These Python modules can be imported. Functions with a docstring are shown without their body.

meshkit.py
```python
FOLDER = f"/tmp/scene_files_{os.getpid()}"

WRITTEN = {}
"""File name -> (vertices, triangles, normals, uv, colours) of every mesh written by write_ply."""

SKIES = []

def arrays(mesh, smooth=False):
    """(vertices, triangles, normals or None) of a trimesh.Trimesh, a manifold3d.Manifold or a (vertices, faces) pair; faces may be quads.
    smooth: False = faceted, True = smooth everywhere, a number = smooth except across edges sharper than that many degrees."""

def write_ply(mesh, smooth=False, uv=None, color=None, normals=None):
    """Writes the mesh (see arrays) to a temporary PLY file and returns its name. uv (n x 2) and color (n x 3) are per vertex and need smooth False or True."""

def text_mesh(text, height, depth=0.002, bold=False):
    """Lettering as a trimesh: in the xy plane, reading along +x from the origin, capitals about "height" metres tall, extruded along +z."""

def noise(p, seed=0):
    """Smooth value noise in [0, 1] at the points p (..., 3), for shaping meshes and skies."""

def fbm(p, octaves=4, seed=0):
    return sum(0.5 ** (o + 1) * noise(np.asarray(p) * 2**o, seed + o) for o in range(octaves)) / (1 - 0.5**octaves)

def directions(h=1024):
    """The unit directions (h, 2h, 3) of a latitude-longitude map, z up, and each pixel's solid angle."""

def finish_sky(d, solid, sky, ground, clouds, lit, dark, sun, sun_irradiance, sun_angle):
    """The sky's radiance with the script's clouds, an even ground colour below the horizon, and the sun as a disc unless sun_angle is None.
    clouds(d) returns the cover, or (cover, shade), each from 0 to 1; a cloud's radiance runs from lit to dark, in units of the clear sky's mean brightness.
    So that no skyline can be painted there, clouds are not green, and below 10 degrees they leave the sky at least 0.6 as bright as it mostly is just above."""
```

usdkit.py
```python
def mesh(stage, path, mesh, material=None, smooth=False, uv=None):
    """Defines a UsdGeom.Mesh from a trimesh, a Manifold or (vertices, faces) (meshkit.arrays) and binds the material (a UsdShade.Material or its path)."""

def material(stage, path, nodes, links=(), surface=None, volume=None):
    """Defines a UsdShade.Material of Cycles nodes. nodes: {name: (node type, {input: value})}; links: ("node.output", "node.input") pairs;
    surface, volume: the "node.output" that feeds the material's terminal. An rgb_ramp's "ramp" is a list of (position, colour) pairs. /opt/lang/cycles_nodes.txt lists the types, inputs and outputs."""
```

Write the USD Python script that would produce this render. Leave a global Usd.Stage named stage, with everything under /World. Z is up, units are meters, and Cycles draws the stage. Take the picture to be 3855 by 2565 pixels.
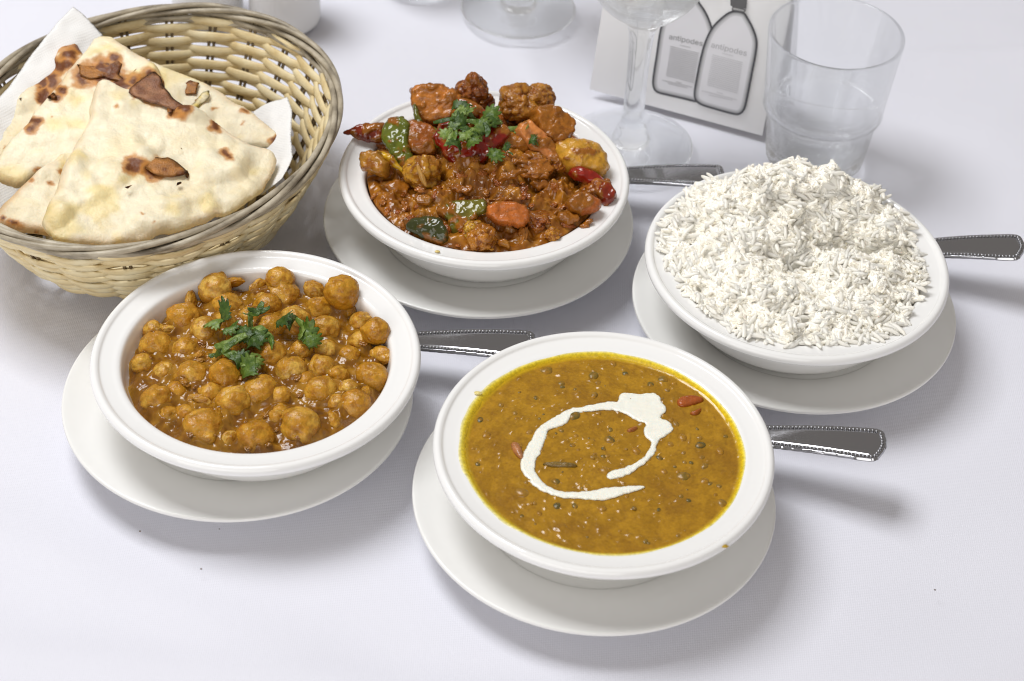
import math, random
import numpy as np
import trimesh, shapely
import usdkit, meshkit
from scipy.spatial import Delaunay
from shapely.geometry import Polygon
from pxr import Usd, UsdGeom, UsdLux, UsdShade, Gf, Sdf, Vt

rng = np.random.default_rng(7)
stage = Usd.Stage.CreateInMemory()
UsdGeom.SetStageUpAxis(stage, 'Z'); UsdGeom.SetStageMetersPerUnit(stage, 1.0)
UsdGeom.Xform.Define(stage, '/World'); UsdGeom.Scope.Define(stage, '/World/Looks')

# ------------------------------------------------------------------ camera
EYE = np.array([0, 0, .65706305])
RIGHT = np.array([0.99838664, 0.03795189, 0.04223479]); UP = np.array([-0.05678137, 0.66730797, 0.74261427]); FWD = np.array([0, .74381431, -.66838632])
W, H, FPX = 3855., 2565., 6978.52
cam = UsdGeom.Camera.Define(stage, '/World/camera')
m4 = np.eye(4); m4[0, :3] = RIGHT; m4[1, :3] = UP; m4[2, :3] = -FWD; m4[3, :3] = EYE
cam.AddTransformOp().Set(Gf.Matrix4d(*m4.ravel().tolist()))
cam.CreateHorizontalApertureAttr(36.0); cam.CreateFocalLengthAttr(FPX / W * 36)
cam.CreateFStopAttr(11.0); cam.CreateFocusDistanceAttr(.94); cam.CreateClippingRangeAttr((.05, 50)); cam.CreateExposureAttr(.11)

# ------------------------------------------------------------------ light: a soft flash behind the table, a bounced fill, the dim room
def rect_light(name, pos, target, w, h, intensity, color):
    l = UsdLux.RectLight.Define(stage, '/World/' + name)
    z = np.array(pos, float) - target; z /= np.linalg.norm(z)
    x = np.cross([0, 0, 1.], z); x /= np.linalg.norm(x); y = np.cross(z, x)
    m = np.eye(4); m[0, :3] = x; m[1, :3] = y; m[2, :3] = z; m[3, :3] = pos
    l.AddTransformOp().Set(Gf.Matrix4d(*m.ravel().tolist()))
    l.CreateWidthAttr(w); l.CreateHeightAttr(h); l.CreateIntensityAttr(intensity); l.CreateColorAttr(Gf.Vec3f(*color))
rect_light('flash_softbox', (-.66, 1.15, 1.62), (0, .85, 0), .76, .76, 13.2, (.97, .98, 1.0))
rect_light('room_bounce', (-.5, -1.2, .75), (0, .8, .05), 2.2, 1.1, 2.35, (1.0, .985, .97))
dome = UsdLux.DomeLight.Define(stage, '/World/room_light')
dome.CreateIntensityAttr(.09); dome.CreateColorAttr(Gf.Vec3f(1.0, .93, .86))

# ------------------------------------------------------------------ helpers
SC = 3855 / 2357
ZOOMS = {'F': (0, 0, 1 / SC), 'A': (1200, 250, 1.568), 'B': (200, 880, 1.4), 'C': (1500, 1200, 1.2063), 'D': (2350, 550, 1.493), 'N': (0, 0, 1.3638), 'K': (2100, 0, 1.6836), 'O': (1600, 350, 4.48), 'H': (650, 1100, 3.92)}
def ray(k, x, y):
    ox, oy, s = ZOOMS[k]
    d = FWD * FPX + RIGHT * (ox + x / s - W / 2) + UP * (H / 2 - oy - y / s)
    return d / np.linalg.norm(d)
def at(k, x, y, z):                                   # the point of height z seen at a place of the photograph
    d = ray(k, x, y); return EYE + d * ((z - EYE[2]) / d[2])
def on_plane(k, pts, o, n):
    out = []
    for x, y in pts:
        d = ray(k, x, y); out.append(EYE + d * (np.dot(o - EYE, n) / np.dot(d, n)))
    return np.array(out)
def project(p, k='F'):
    d = np.asarray(p) - EYE; z = d @ FWD; ox, oy, s = ZOOMS[k]
    return np.stack([(W / 2 + FPX * (d @ RIGHT) / z - ox) * s, (H / 2 - FPX * (d @ UP) / z - oy) * s], -1)

used = {}
def path_for(parent, name):
    n = used.setdefault((parent, name), 0); used[(parent, name)] += 1
    return f'{parent}/{name}' + (f'_{n:03d}' if n else '')
def tags(prim, label=None, category=None, group=None, kind=None):
    for k, v in (('label', label), ('category', category), ('group', group), ('kind', kind)):
        if v: prim.SetCustomDataByKey(k, v)
class Thing:
    def __init__(s, name, label, category, loc, group=None, kind=None):
        s.path = path_for('/World', name); s.loc = np.array(loc, float)
        x = UsdGeom.Xform.Define(stage, s.path); x.AddTranslateOp().Set(Gf.Vec3d(*s.loc.tolist()))
        tags(x.GetPrim(), label, category, group, kind)
def put(parent, name, mesh, mat, col=None, label=None, category=None, group=None, kind=None, smooth=True, prim=None):
    """One Mesh prim; vertices in world metres."""
    base = parent.path if parent else '/World'; p = path_for(base, name)
    v, f = (np.asarray(mesh.vertices), np.asarray(mesh.faces)) if isinstance(mesh, trimesh.Trimesh) else mesh
    m = usdkit.mesh(stage, p, (np.asarray(v, float) - (parent.loc if parent else 0), f), mat, smooth=smooth)
    if col is not None:
        UsdGeom.PrimvarsAPI(m).CreatePrimvar('col', Sdf.ValueTypeNames.Float3Array, 'vertex').Set(Vt.Vec3fArray.FromNumpy(np.asarray(col, np.float32)))
    tags(m.GetPrim(), label, category, group, kind)
    s = Thing.__new__(Thing); s.path = p; s.loc = parent.loc if parent else np.zeros(3)
    return s
def lathe(profile, n=96, c=(0, 0, 0), radial=None):
    """Closed surface of revolution; profile of (r, z) from axis to axis."""
    pr = np.array(profile, float); a = np.arange(n) * 2 * np.pi / n
    r = pr[:, 0][:, None] * np.ones(n); z = pr[:, 1][:, None] * np.ones(n)
    if radial is not None: r = r * radial(a[None, :], z)
    v = np.stack([r * np.cos(a), r * np.sin(a), z], -1).reshape(-1, 3) + c
    i, j = np.meshgrid(np.arange(len(pr) - 1), np.arange(n), indexing='ij'); k = (j + 1) % n
    q = np.stack([i * n + j, i * n + k, (i + 1) * n + k, (i + 1) * n + j], -1).reshape(-1, 4)
    f = np.vstack([q[:, [0, 1, 2]], q[:, [0, 2, 3]]])
    t = trimesh.Trimesh(v, f, process=False); t.merge_vertices(digits_vertex=7); t.update_faces(t.nondegenerate_faces())
    if t.volume < 0: t.invert()
    return t
def curve(pts, n=8):
    """Catmull-Rom through 2-D points."""
    p = np.array(pts, float); p = np.vstack([2 * p[0] - p[1], p, 2 * p[-1] - p[-2]]); out = []
    for i in range(1, len(p) - 2):
        t = np.linspace(0, 1, n, endpoint=False)[:, None]
        out.append(.5 * (2 * p[i] + (p[i + 1] - p[i - 1]) * t + (2 * p[i - 1] - 5 * p[i] + 4 * p[i + 1] - p[i + 2]) * t**2 + (3 * p[i] - p[i - 1] - 3 * p[i + 1] + p[i + 2]) * t**3))
    return np.vstack(out + [p[-2:-1]])
def smooth_loop(poly, it=2):
    p = np.array(poly, float)
    for _ in range(it):
        q = np.roll(p, -1, 0); p = np.stack([.75 * p + .25 * q, .25 * p + .75 * q], 1).reshape(-1, 2)
    return p
def tube(points, ra, rb=None, side=None, n=8, closed=False):
    """Tube with an elliptic section: ra along the SIDE vectors, rb across."""
    p = np.asarray(points, float); rb = ra if rb is None else rb
    t = np.roll(p, -1, 0) - np.roll(p, 1, 0)
    if not closed: t[0] = p[1] - p[0]; t[-1] = p[-1] - p[-2]
    t /= np.linalg.norm(t, axis=1, keepdims=True)
    s = np.cross(t, [0, 0, 1.]) if side is None else np.broadcast_to(side, p.shape)
    s = s - (s * t).sum(1, keepdims=True) * t; s /= np.linalg.norm(s, axis=1, keepdims=True) + 1e-12
    b = np.cross(t, s); a = np.arange(n) * 2 * np.pi / n
    ra = np.broadcast_to(ra, (len(p),))[:, None, None]; rb = np.broadcast_to(rb, (len(p),))[:, None, None]
    v = (p[:, None] + ra * np.cos(a)[None, :, None] * s[:, None] + rb * np.sin(a)[None, :, None] * b[:, None]).reshape(-1, 3)
    m = len(p) if closed else len(p) - 1
    i, j = np.meshgrid(np.arange(m), np.arange(n), indexing='ij'); k = (j + 1) % n; i2 = (i + 1) % len(p)
    q = np.stack([i * n + j, i2 * n + j, i2 * n + k, i * n + k], -1).reshape(-1, 4)
    f = np.vstack([q[:, [0, 1, 2]], q[:, [0, 2, 3]]])
    if not closed:
        e = (len(p) - 1) * n; c = np.arange(1, n - 1)
        f = np.vstack([f, np.stack([0 * c, c, c + 1], 1)[:, ::-1][:, ::-1], np.stack([e + 0 * c, e + c + 1, e + c], 1)])
    t = trimesh.Trimesh(v, f, process=False)
    if t.volume < 0: t.invert()
    return t
def merge(ms):
    return trimesh.util.concatenate([trimesh.Trimesh(m.vertices, m.faces, process=False) for m in ms])
def basis(n, hint=(1, 0, 0)):
    n = np.array(n, float); n /= np.linalg.norm(n)
    ex = np.array(hint, float) - n * np.dot(hint, n); ex /= np.linalg.norm(ex)
    return ex, np.cross(n, ex), n
def slab(poly, o, ex, ey, n, thick, edge, res, top=None, under=None, bend=None, lower=.5):
    """A solid plate over a 2-D outline: rounded edge of radius EDGE, TOP(xy, d) extra height, BEND(xy) lift of the whole sheet.
    Returns (trimesh, xy of each vertex)."""
    pg = Polygon(poly).buffer(0)
    if pg.geom_type != 'Polygon': pg = max(pg.geoms, key=lambda g: g.area)
    ring = pg.exterior; k = max(12, int(ring.length / res))
    bd = np.array([ring.interpolate(i / k, normalized=True).coords[0] for i in range(k)])
    x0, y0, x1, y1 = pg.bounds
    gx, gy = np.meshgrid(np.arange(x0, x1, res), np.arange(y0, y1, res * .87)); gx = gx + (np.arange(len(gx)) % 2)[:, None] * res * .5
    g = np.stack([gx.ravel(), gy.ravel()], 1)
    sp = shapely.points(g); inside = shapely.contains(pg, sp); d = shapely.distance(ring, sp)
    g, d = g[inside & (d > res * .55)], d[inside & (d > res * .55)]
    xy = np.vstack([bd, g]); dd = np.concatenate([np.zeros(k), d])
    tri = Delaunay(xy).simplices
    tri = tri[shapely.contains(pg.buffer(res * .02), shapely.points(xy[tri].mean(1)))]
    a = xy[tri]; cr = (a[:, 1, 0] - a[:, 0, 0]) * (a[:, 2, 1] - a[:, 0, 1]) - (a[:, 1, 1] - a[:, 0, 1]) * (a[:, 2, 0] - a[:, 0, 0])
    tri = np.where((cr < 0)[:, None], tri[:, ::-1], tri)
    prof = np.sqrt(np.clip(1 - (1 - np.minimum(dd / edge, 1))**2, 0, 1))
    zt = thick * (1 - lower) * prof; zb = -thick * lower * prof
    if top is not None: zt = zt + top(xy, dd) * np.minimum(1, dd / (edge * .5 + 1e-9))
    lift = bend(xy) if bend is not None else 0
    zt = zt + lift; zb = zb + lift
    nb = len(bd); m = len(xy)
    low = np.arange(m); low[nb:] = np.arange(m, m + m - nb)
    v = np.vstack([o + xy[:, :1] * ex + xy[:, 1:] * ey + zt[:, None] * n, (o + xy[:, :1] * ex + xy[:, 1:] * ey + zb[:, None] * n)[nb:]])
    f = np.vstack([tri, low[tri][:, ::-1]])
    return trimesh.Trimesh(v, f, process=False), np.vstack([xy, xy[nb:]]), np.concatenate([dd, dd[nb:]])
def traced(k, pts, o, n, smooth=1):
    """Outline seen at places of the photograph on the plane through o: (2-D outline, o, ex, ey, n)."""
    ex, ey, n = basis(n)
    q = on_plane(k, pts, np.array(o), n) - o
    p = np.stack([q @ ex, q @ ey], 1)
    return (smooth_loop(p, smooth) if smooth else p), np.array(o), ex, ey, n
def plane3(k, a):
    if k == 'N': a = [(x, y, z - .0125) for x, y, z in a]
    """Plane through three places (x, y, height)."""
    p = [at(k, *q) for q in a]; n = np.cross(p[1] - p[0], p[2] - p[0]); n /= np.linalg.norm(n)
    return p[0], n if n[2] > 0 else -n
fbm, nz = meshkit.fbm, meshkit.noise
def ragged(poly, step, amp, freq, seed):
    p = np.array(Polygon(poly).buffer(0).exterior.segmentize(step).coords)[:-1]
    return p + amp * np.stack([fbm(np.c_[p * freq, 0 * p[:, 0] + k + seed], 3, seed) - .5 for k in (0, 9)], 1)
def sstep(x, a, b): t = np.clip((x - a) / (b - a), 0, 1); return t * t * (3 - 2 * t)
def lerp(a, b, t): return np.asarray(a) * (1 - t[:, None]) + np.asarray(b) * t[:, None]

# ------------------------------------------------------------------ materials
def mat(name, nodes, links, surface='p.BSDF', volume=None): return usdkit.material(stage, '/World/Looks/' + name, nodes, links, surface=surface, volume=volume)
def glossy_food(name, rough=.28, color=None, sss=.0, scale=900, bump=.5, dist=.0006, var=.35, coat=0., big=220, rr=.18, spec=.42):
    """Wet or soft food: colour from the mesh (col) or given, mottled; roughness varies; fine relief."""
    nd = {'g': ('geometry', {}), 'n1': ('noise_texture', {'scale': float(big), 'detail': 4.0, 'roughness': .6}), 'n2': ('noise_texture', {'scale': float(scale), 'detail': 3.0, 'roughness': .55}),
          'r': ('map_range', {'from_min': .3, 'from_max': .7, 'to_min': 1 - var, 'to_max': 1 + var * .6, 'clamp': True}),
          'm': ('vector_math', {'math_type': 'multiply'}), 'cv': ('combine_xyz', {}),
          'rg': ('map_range', {'from_min': .35, 'from_max': .65, 'to_min': max(.05, rough - rr * .5), 'to_max': rough + rr * .5, 'clamp': True}),
          'b': ('bump', {'strength': float(bump), 'distance': float(dist)}),
          'p': ('principled_bsdf', {'subsurface_method': 'burley', 'subsurface_weight': float(sss), 'subsurface_scale': .0018, 'subsurface_radius': (1., .55, .25), 'coat_weight': float(coat), 'coat_roughness': .08, 'specular_ior_level': float(spec)})}
    ln = [('g.position', 'n1.vector'), ('g.position', 'n2.vector'), ('n1.fac', 'r.value'), ('r.result', 'cv.x'), ('r.result', 'cv.y'), ('r.result', 'cv.z'), ('cv.vector', 'm.vector2'),
          ('n2.fac', 'rg.value'), ('rg.result', 'p.roughness'), ('n2.fac', 'b.height'), ('b.normal', 'p.normal'), ('m.vector', 'p.base_color')]
    if color is None: nd['a'] = ('attribute', {'attribute': 'col'}); ln.append(('a.vector', 'm.vector1'))
    else: nd['a'] = ('color', {'value': color}); ln.append(('a.color', 'm.vector1'))
    return mat(name, nd, ln)
def plain(name, color, rough=.5, **kw): return mat(name, {'p': ('principled_bsdf', {'base_color': color, 'roughness': rough, **kw})}, [])

M = {}
M['cloth'] = mat('white_cloth', {
    'g': ('geometry', {}), 'wx': ('wave_texture', {'wave_type': 'bands', 'bands_direction': 'x', 'scale': 310., 'distortion': .6, 'detail': 1.}), 'wy': ('wave_texture', {'wave_type': 'bands', 'bands_direction': 'y', 'scale': 310., 'distortion': .6, 'detail': 1.}),
    'mx': ('math', {'math_type': 'multiply'}), 'n': ('noise_texture', {'scale': 800., 'detail': 3.}), 'ad': ('math', {'math_type': 'add'}),
    'n2': ('noise_texture', {'scale': 9., 'detail': 5., 'roughness': .6}), 'rp': ('rgb_ramp', {'ramp': [(.3, (.750, .752, .818)), (.7, (.775, .776, .843))]}),
    'b': ('bump', {'strength': .30, 'distance': .00025}), 'b2': ('bump', {'strength': .6, 'distance': .0011}),
    'p': ('principled_bsdf', {'roughness': .85, 'sheen_weight': .15, 'specular_ior_level': .2})},
    [('g.position', 'wx.vector'), ('g.position', 'wy.vector'), ('g.position', 'n.vector'), ('g.position', 'n2.vector'), ('wx.fac', 'mx.value1'), ('wy.fac', 'mx.value2'), ('mx.value', 'ad.value1'), ('n.fac', 'ad.value2'),
     ('ad.value', 'b.height'), ('n2.fac', 'rp.fac'), ('rp.color', 'p.base_color'), ('b.normal', 'p.normal')])
M['porcelain'] = mat('white_porcelain', {'g': ('geometry', {}), 'n': ('noise_texture', {'scale': 60., 'detail': 4.}), 'r': ('map_range', {'from_min': .3, 'from_max': .7, 'to_min': .06, 'to_max': .13}),
    'n2': ('noise_texture', {'scale': 25., 'detail': 2.}), 'b': ('bump', {'strength': .08, 'distance': .0006}),
    'p': ('principled_bsdf', {'base_color': (.865, .86, .845), 'specular_ior_level': .5})}, [('g.position', 'n.vector'), ('g.position', 'n2.vector'), ('n.fac', 'r.value'), ('r.result', 'p.roughness'), ('n2.fac', 'b.height'), ('b.normal', 'p.normal')])
M['saucer'] = mat('cream_porcelain', {'g': ('geometry', {}), 'n': ('noise_texture', {'scale': 70., 'detail': 4.}), 'r': ('map_range', {'from_min': .3, 'from_max': .7, 'to_min': .08, 'to_max': .18}),
    'p': ('principled_bsdf', {'base_color': (.83, .825, .80), 'specular_ior_level': .5})}, [('g.position', 'n.vector'), ('n.fac', 'r.value'), ('r.result', 'p.roughness')])
M['steel'] = mat('worn_steel', {'g': ('geometry', {}), 'n': ('noise_texture', {'scale': 500., 'detail': 5., 'roughness': .7}), 'r': ('map_range', {'from_min': .35, 'from_max': .75, 'to_min': .07, 'to_max': .17}),
    'n2': ('noise_texture', {'scale': 3000., 'detail': 2.}), 'b': ('bump', {'strength': .06, 'distance': .0001}),
    'p': ('principled_bsdf', {'base_color': (.40, .40, .42), 'metallic': 1.0})}, [('g.position', 'n.vector'), ('g.position', 'n2.vector'), ('n.fac', 'r.value'), ('r.result', 'p.roughness'), ('n2.fac', 'b.height'), ('b.normal', 'p.normal')])
def clear(name, bump):
    return mat(name, {'g': ('geometry', {}), 'n': ('noise_texture', {'scale': 90., 'detail': 3.}), 'b': ('bump', {'strength': bump, 'distance': .001}), 't': ('transparent_bsdf', {'color': (.985, .99, .99)}),
        'p': ('principled_bsdf', {'base_color': (.975, .985, .985), 'roughness': .0, 'transmission_weight': 1.0, 'ior': 1.46}), 'mx': ('mix_closure', {'fac': .34})}, [('g.position', 'n.vector'), ('n.fac', 'b.height'), ('b.normal', 'p.normal'), ('p.BSDF', 'mx.closure1'), ('t.BSDF', 'mx.closure2')], surface='mx.closure')
M['glass'] = clear('clear_glass', .01)
M['tumbler_glass'] = clear('worn_clear_glass', .012)
M['ceramic'] = plain('satin_white_ceramic', (.82, .81, .79), .35)
M['card'] = plain('white_card', (.84, .835, .845), .45)
M['ink'] = plain('dark_ink', (.06, .06, .07), .5)
for i, g in enumerate((.12, .28, .46, .60)): M[f'ink{i}'] = plain(f'grey_ink_{"abcd"[i]}', (g, g, g * 1.04), .5)
M['print_fill'] = plain('pale_print', (.77, .765, .80), .45)
def cane(name, ca, cb, cc, scale, stretch):
    return mat(name, {'g': ('geometry', {}), 'n': ('noise_texture', {'scale': scale, 'detail': 4., 'roughness': .6}), 'mp': ('mapping', {'scale': stretch}), 'n2': ('noise_texture', {'scale': 900., 'detail': 3.}),
        'rp': ('rgb_ramp', {'ramp': [(.32, ca), (.5, cb), (.68, cc)]}), 'b': ('bump', {'strength': .35, 'distance': .0004}), 'p': ('principled_bsdf', {'roughness': .42, 'specular_ior_level': .4})},
        [('g.position', 'mp.vector'), ('mp.vector', 'n.vector'), ('mp.vector', 'n2.vector'), ('n.fac', 'rp.fac'), ('n2.fac', 'b.height'), ('rp.color', 'p.base_color'), ('b.normal', 'p.normal')])
M['cane'] = cane('pale_cane', (.61, .46, .22), (.73, .60, .345), (.80, .70, .46), 60., (1, 1, 2.))
M['cane_rim'] = cane('grey_cane', (.17, .14, .10), (.38, .325, .235), (.54, .48, .37), 95., (.6, .6, 2.5))
M['stake'] = cane('brown_cane', (.09, .06, .03), (.17, .12, .065), (.28, .21, .12), 80., (1, 1, 1))
M['napkin'] = mat('paper_napkin', {'g': ('geometry', {}), 'mp': ('mapping', {'rotation': (0, 0, .85)}), 'w': ('wave_texture', {'wave_type': 'bands', 'bands_direction': 'x', 'scale': 240., 'distortion': .2}), 'w2': ('wave_texture', {'wave_type': 'bands', 'bands_direction': 'y', 'scale': 240., 'distortion': .2}), 'mn': ('math', {'math_type': 'minimum'}),
    'b': ('bump', {'strength': .4, 'distance': .0004}), 'p': ('principled_bsdf', {'base_color': (.84, .83, .81), 'roughness': .9, 'specular_ior_level': .15})},
    [('g.position', 'mp.vector'), ('mp.vector', 'w.vector'), ('mp.vector', 'w2.vector'), ('w.fac', 'mn.value1'), ('w2.fac', 'mn.value2'), ('mn.value', 'b.height'), ('b.normal', 'p.normal')])
M['naan'] = glossy_food('baked_bread', sss=.45, rough=.5, scale=700, bump=.5, dist=.0007, var=.08, big=150, rr=.25, spec=.4)
M['crust'] = glossy_food('charred_crust', rough=.3, sss=.0, scale=1100, bump=.8, dist=.0008, var=.35, big=300, rr=.2)
M['sauce'] = glossy_food('curry_sauce', rough=.20, scale=380, bump=.28, dist=.0010, var=.25, big=260, rr=.14, spec=.5)
M['veg'] = glossy_food('cooked_vegetable', sss=.45, rough=.22, scale=800, bump=.4, dist=.0007, var=.25, big=200, rr=.14)
M['skin'] = glossy_food('glossy_pepper_skin', rough=.14, scale=200, bump=.25, dist=.0008, var=.35, big=140, rr=.1, spec=.5)
M['chickpea'] = glossy_food('coated_chickpea', sss=.45, rough=.30, scale=600, bump=.7, dist=.0008, var=.24, big=300, rr=.2)
M['lentil_sauce'] = glossy_food('lentil_sauce', rough=.2, scale=1300, bump=.07, dist=.0004, var=.16, coat=.0, big=700, rr=.12, spec=.5)
M['lentil'] = glossy_food('whole_lentil', rough=.30, scale=900, bump=.3, dist=.0003, var=.3, big=600, rr=.14)
M['cream'] = glossy_food('poured_cream', sss=.45, rough=.25, color=(.89, .88, .78), scale=300, bump=.1, dist=.0004, var=.03, big=100, rr=.1)
M['rice'] = mat('boiled_rice', {'oi': ('geometry', {}), 'rp': ('rgb_ramp', {'ramp': [(0., (.84, .815, .745)), (.5, (.875, .862, .815)), (1., (.89, .885, .865))]}), 'p': ('principled_bsdf', {'roughness': .42, 'specular_ior_level': .35, 'subsurface_method': 'burley', 'subsurface_weight': .85, 'subsurface_scale': .0026, 'subsurface_radius': (1., .95, .86)})},
    [('oi.random_per_island', 'rp.fac'), ('rp.color', 'p.base_color')])
M['rice_core'] = plain('rice_core', (.96, .94, .88), .7)
def herb(name, ca, cb, cc):
    return mat(name, {'g': ('geometry', {}), 'n': ('noise_texture', {'scale': 420., 'detail': 4.}), 'rp': ('rgb_ramp', {'ramp': [(.3, ca), (.5, cb), (.72, cc)]}), 'n2': ('noise_texture', {'scale': 1500., 'detail': 2.}), 'b': ('bump', {'strength': .6, 'distance': .0004}),
    'p': ('principled_bsdf', {'roughness': .38}), 't': ('translucent_bsdf', {'color': (.12, .24, .02)}), 'mx': ('mix_closure', {'fac': .2})},
    [('g.position', 'n.vector'), ('g.position', 'n2.vector'), ('n.fac', 'rp.fac'), ('rp.color', 'p.base_color'), ('n2.fac', 'b.height'), ('b.normal', 'p.normal'), ('p.BSDF', 'mx.closure1'), ('t.BSDF', 'mx.closure2')], surface='mx.closure')
M['herb'] = [herb('coriander_leaf_dark', (.025, .062, .008), (.048, .10, .012), (.09, .155, .022)), herb('coriander_leaf_mid', (.048, .10, .010), (.09, .16, .016), (.17, .25, .04)), herb('coriander_leaf_pale', (.10, .17, .02), (.19, .28, .05), (.32, .41, .12))]

# ------------------------------------------------------------------ tablecloth
def cloth():
    xs = np.linspace(-1.1, 1.1, 441); ys = np.linspace(-.35, 2.0, 471)
    X, Y = np.meshgrid(xs, ys); q = np.stack([X * 3.2, Y * 3.2, 0 * X], -1)
    Z = .0035 * (fbm(q, 2, 3) - .5) + .0042 * (fbm(q * 3, 2, 5) - .5)
    for (x0, y0, x1, y1, h, w) in CREASES:                        # ironed folds
        a = np.array([x0, y0]); d = np.array([x1, y1]) - a; L = np.hypot(*d); d /= L
        s = (X - x0) * d[0] + (Y - y0) * d[1]; t = -(X - x0) * d[1] + (Y - y0) * d[0]
        Z += h * np.exp(-(t / w)**2) * sstep(s, -.05, .06) * (1 - sstep(s, L - .06, L + .05))
    Z -= .0042
    v = np.stack([X, Y, Z], -1).reshape(-1, 3); n, m = X.shape
    i, j = np.meshgrid(np.arange(n - 1), np.arange(m - 1), indexing='ij'); a = i * m + j
    qd = np.stack([a, a + 1, a + m + 1, a + m], -1).reshape(-1, 4)
    return v, np.vstack([qd[:, [0, 1, 2]], qd[:, [0, 2, 3]]])
c1, c2, c3, c4 = at('F', 2085, 133, 0), at('F', 2420, 80, 0), at('F', 1270, 100, 0), at('F', 1330, 400, 0)
CREASES = [(c1[0] - .1, c1[1] - .012, c2[0] + .3, c2[1] + .04, .0016, .006), (c3[0] - .1, c3[1] + .3, c4[0], c4[1], .0016, .009), (-.35, .52, .4, .47, .0022, .012), (-.28, .60, -.05, .50, .0016, .016), (.1, .44, .35, .62, .0014, .018)]
put(None, 'tablecloth', cloth(), M['cloth'], label='white woven tablecloth under all the dishes', category='tablecloth', kind='structure')

# ------------------------------------------------------------------ bowls and saucers
BOWL = {'A': (-.02034, .81938), 'B': (-.12385, .66294), 'C': (.04568, .61393), 'D': (.14717, .76022)}
SAUC = {'A': (-.02250, .81808), 'B': (-.13447, .66511), 'C': (.04315, .61067), 'D': (.14955, .76005)}
bowl_prof = np.vstack([[(0, .0098)], curve([(.02, .0100), (.044, .0128), (.0575, .0205), (.0628, .031), (.0644, .0370), (.0655, .0404), (.0672, .0416), (.0700, .0419), (.0738, .0425), (.0752, .0429), (.0762, .0438), (.0775, .0443), (.0790, .0438), (.08, .0420), (.0796, .0399), (.0780, .0388), (.0745, .0381), (.0705, .0370), (.0680, .0335), (.0650, .0255), (.0600, .0165), (.0545, .0110), (.0520, .0095), (.0512, .0080), (.0480, .0078), (.0465, .0090)], 6), [(.0, .0090)]])
sauc_prof = np.vstack([[(0, .0072)], curve([(.03, .0072), (.0515, .0072), (.0545, .0076), (.0560, .0083), (.066, .0103), (.078, .0132), (.0846, .0150), (.0862, .0150), (.0866, .0141), (.0858, .0130), (.078, .0105), (.066, .0072), (.058, .0040), (.0545, .0008), (.0535, .0), (.0520, .0), (.0512, .0012), (.050, .0030)], 6), [(0, .0030)]])
names = {'A': 'mixed vegetable curry', 'B': 'chickpea curry', 'C': 'lentil curry with the cream swirl', 'D': 'boiled rice'}
for k in 'ABCD':
    put(None, 'saucer', lathe(sauc_prof, 128, (*SAUC[k], .0)), M['saucer'], label=f'white saucer under the bowl of {names[k]}', category='saucer', group='saucers under the four bowls')
BOWLS = {}
for k in 'ABCD':
    BOWLS[k] = put(None, 'bowl', lathe(bowl_prof, 144, (*BOWL[k], .0)), M['porcelain'], label=f'white rimmed bowl holding the {names[k]}', category='bowl', group='white rimmed bowls')

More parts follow.
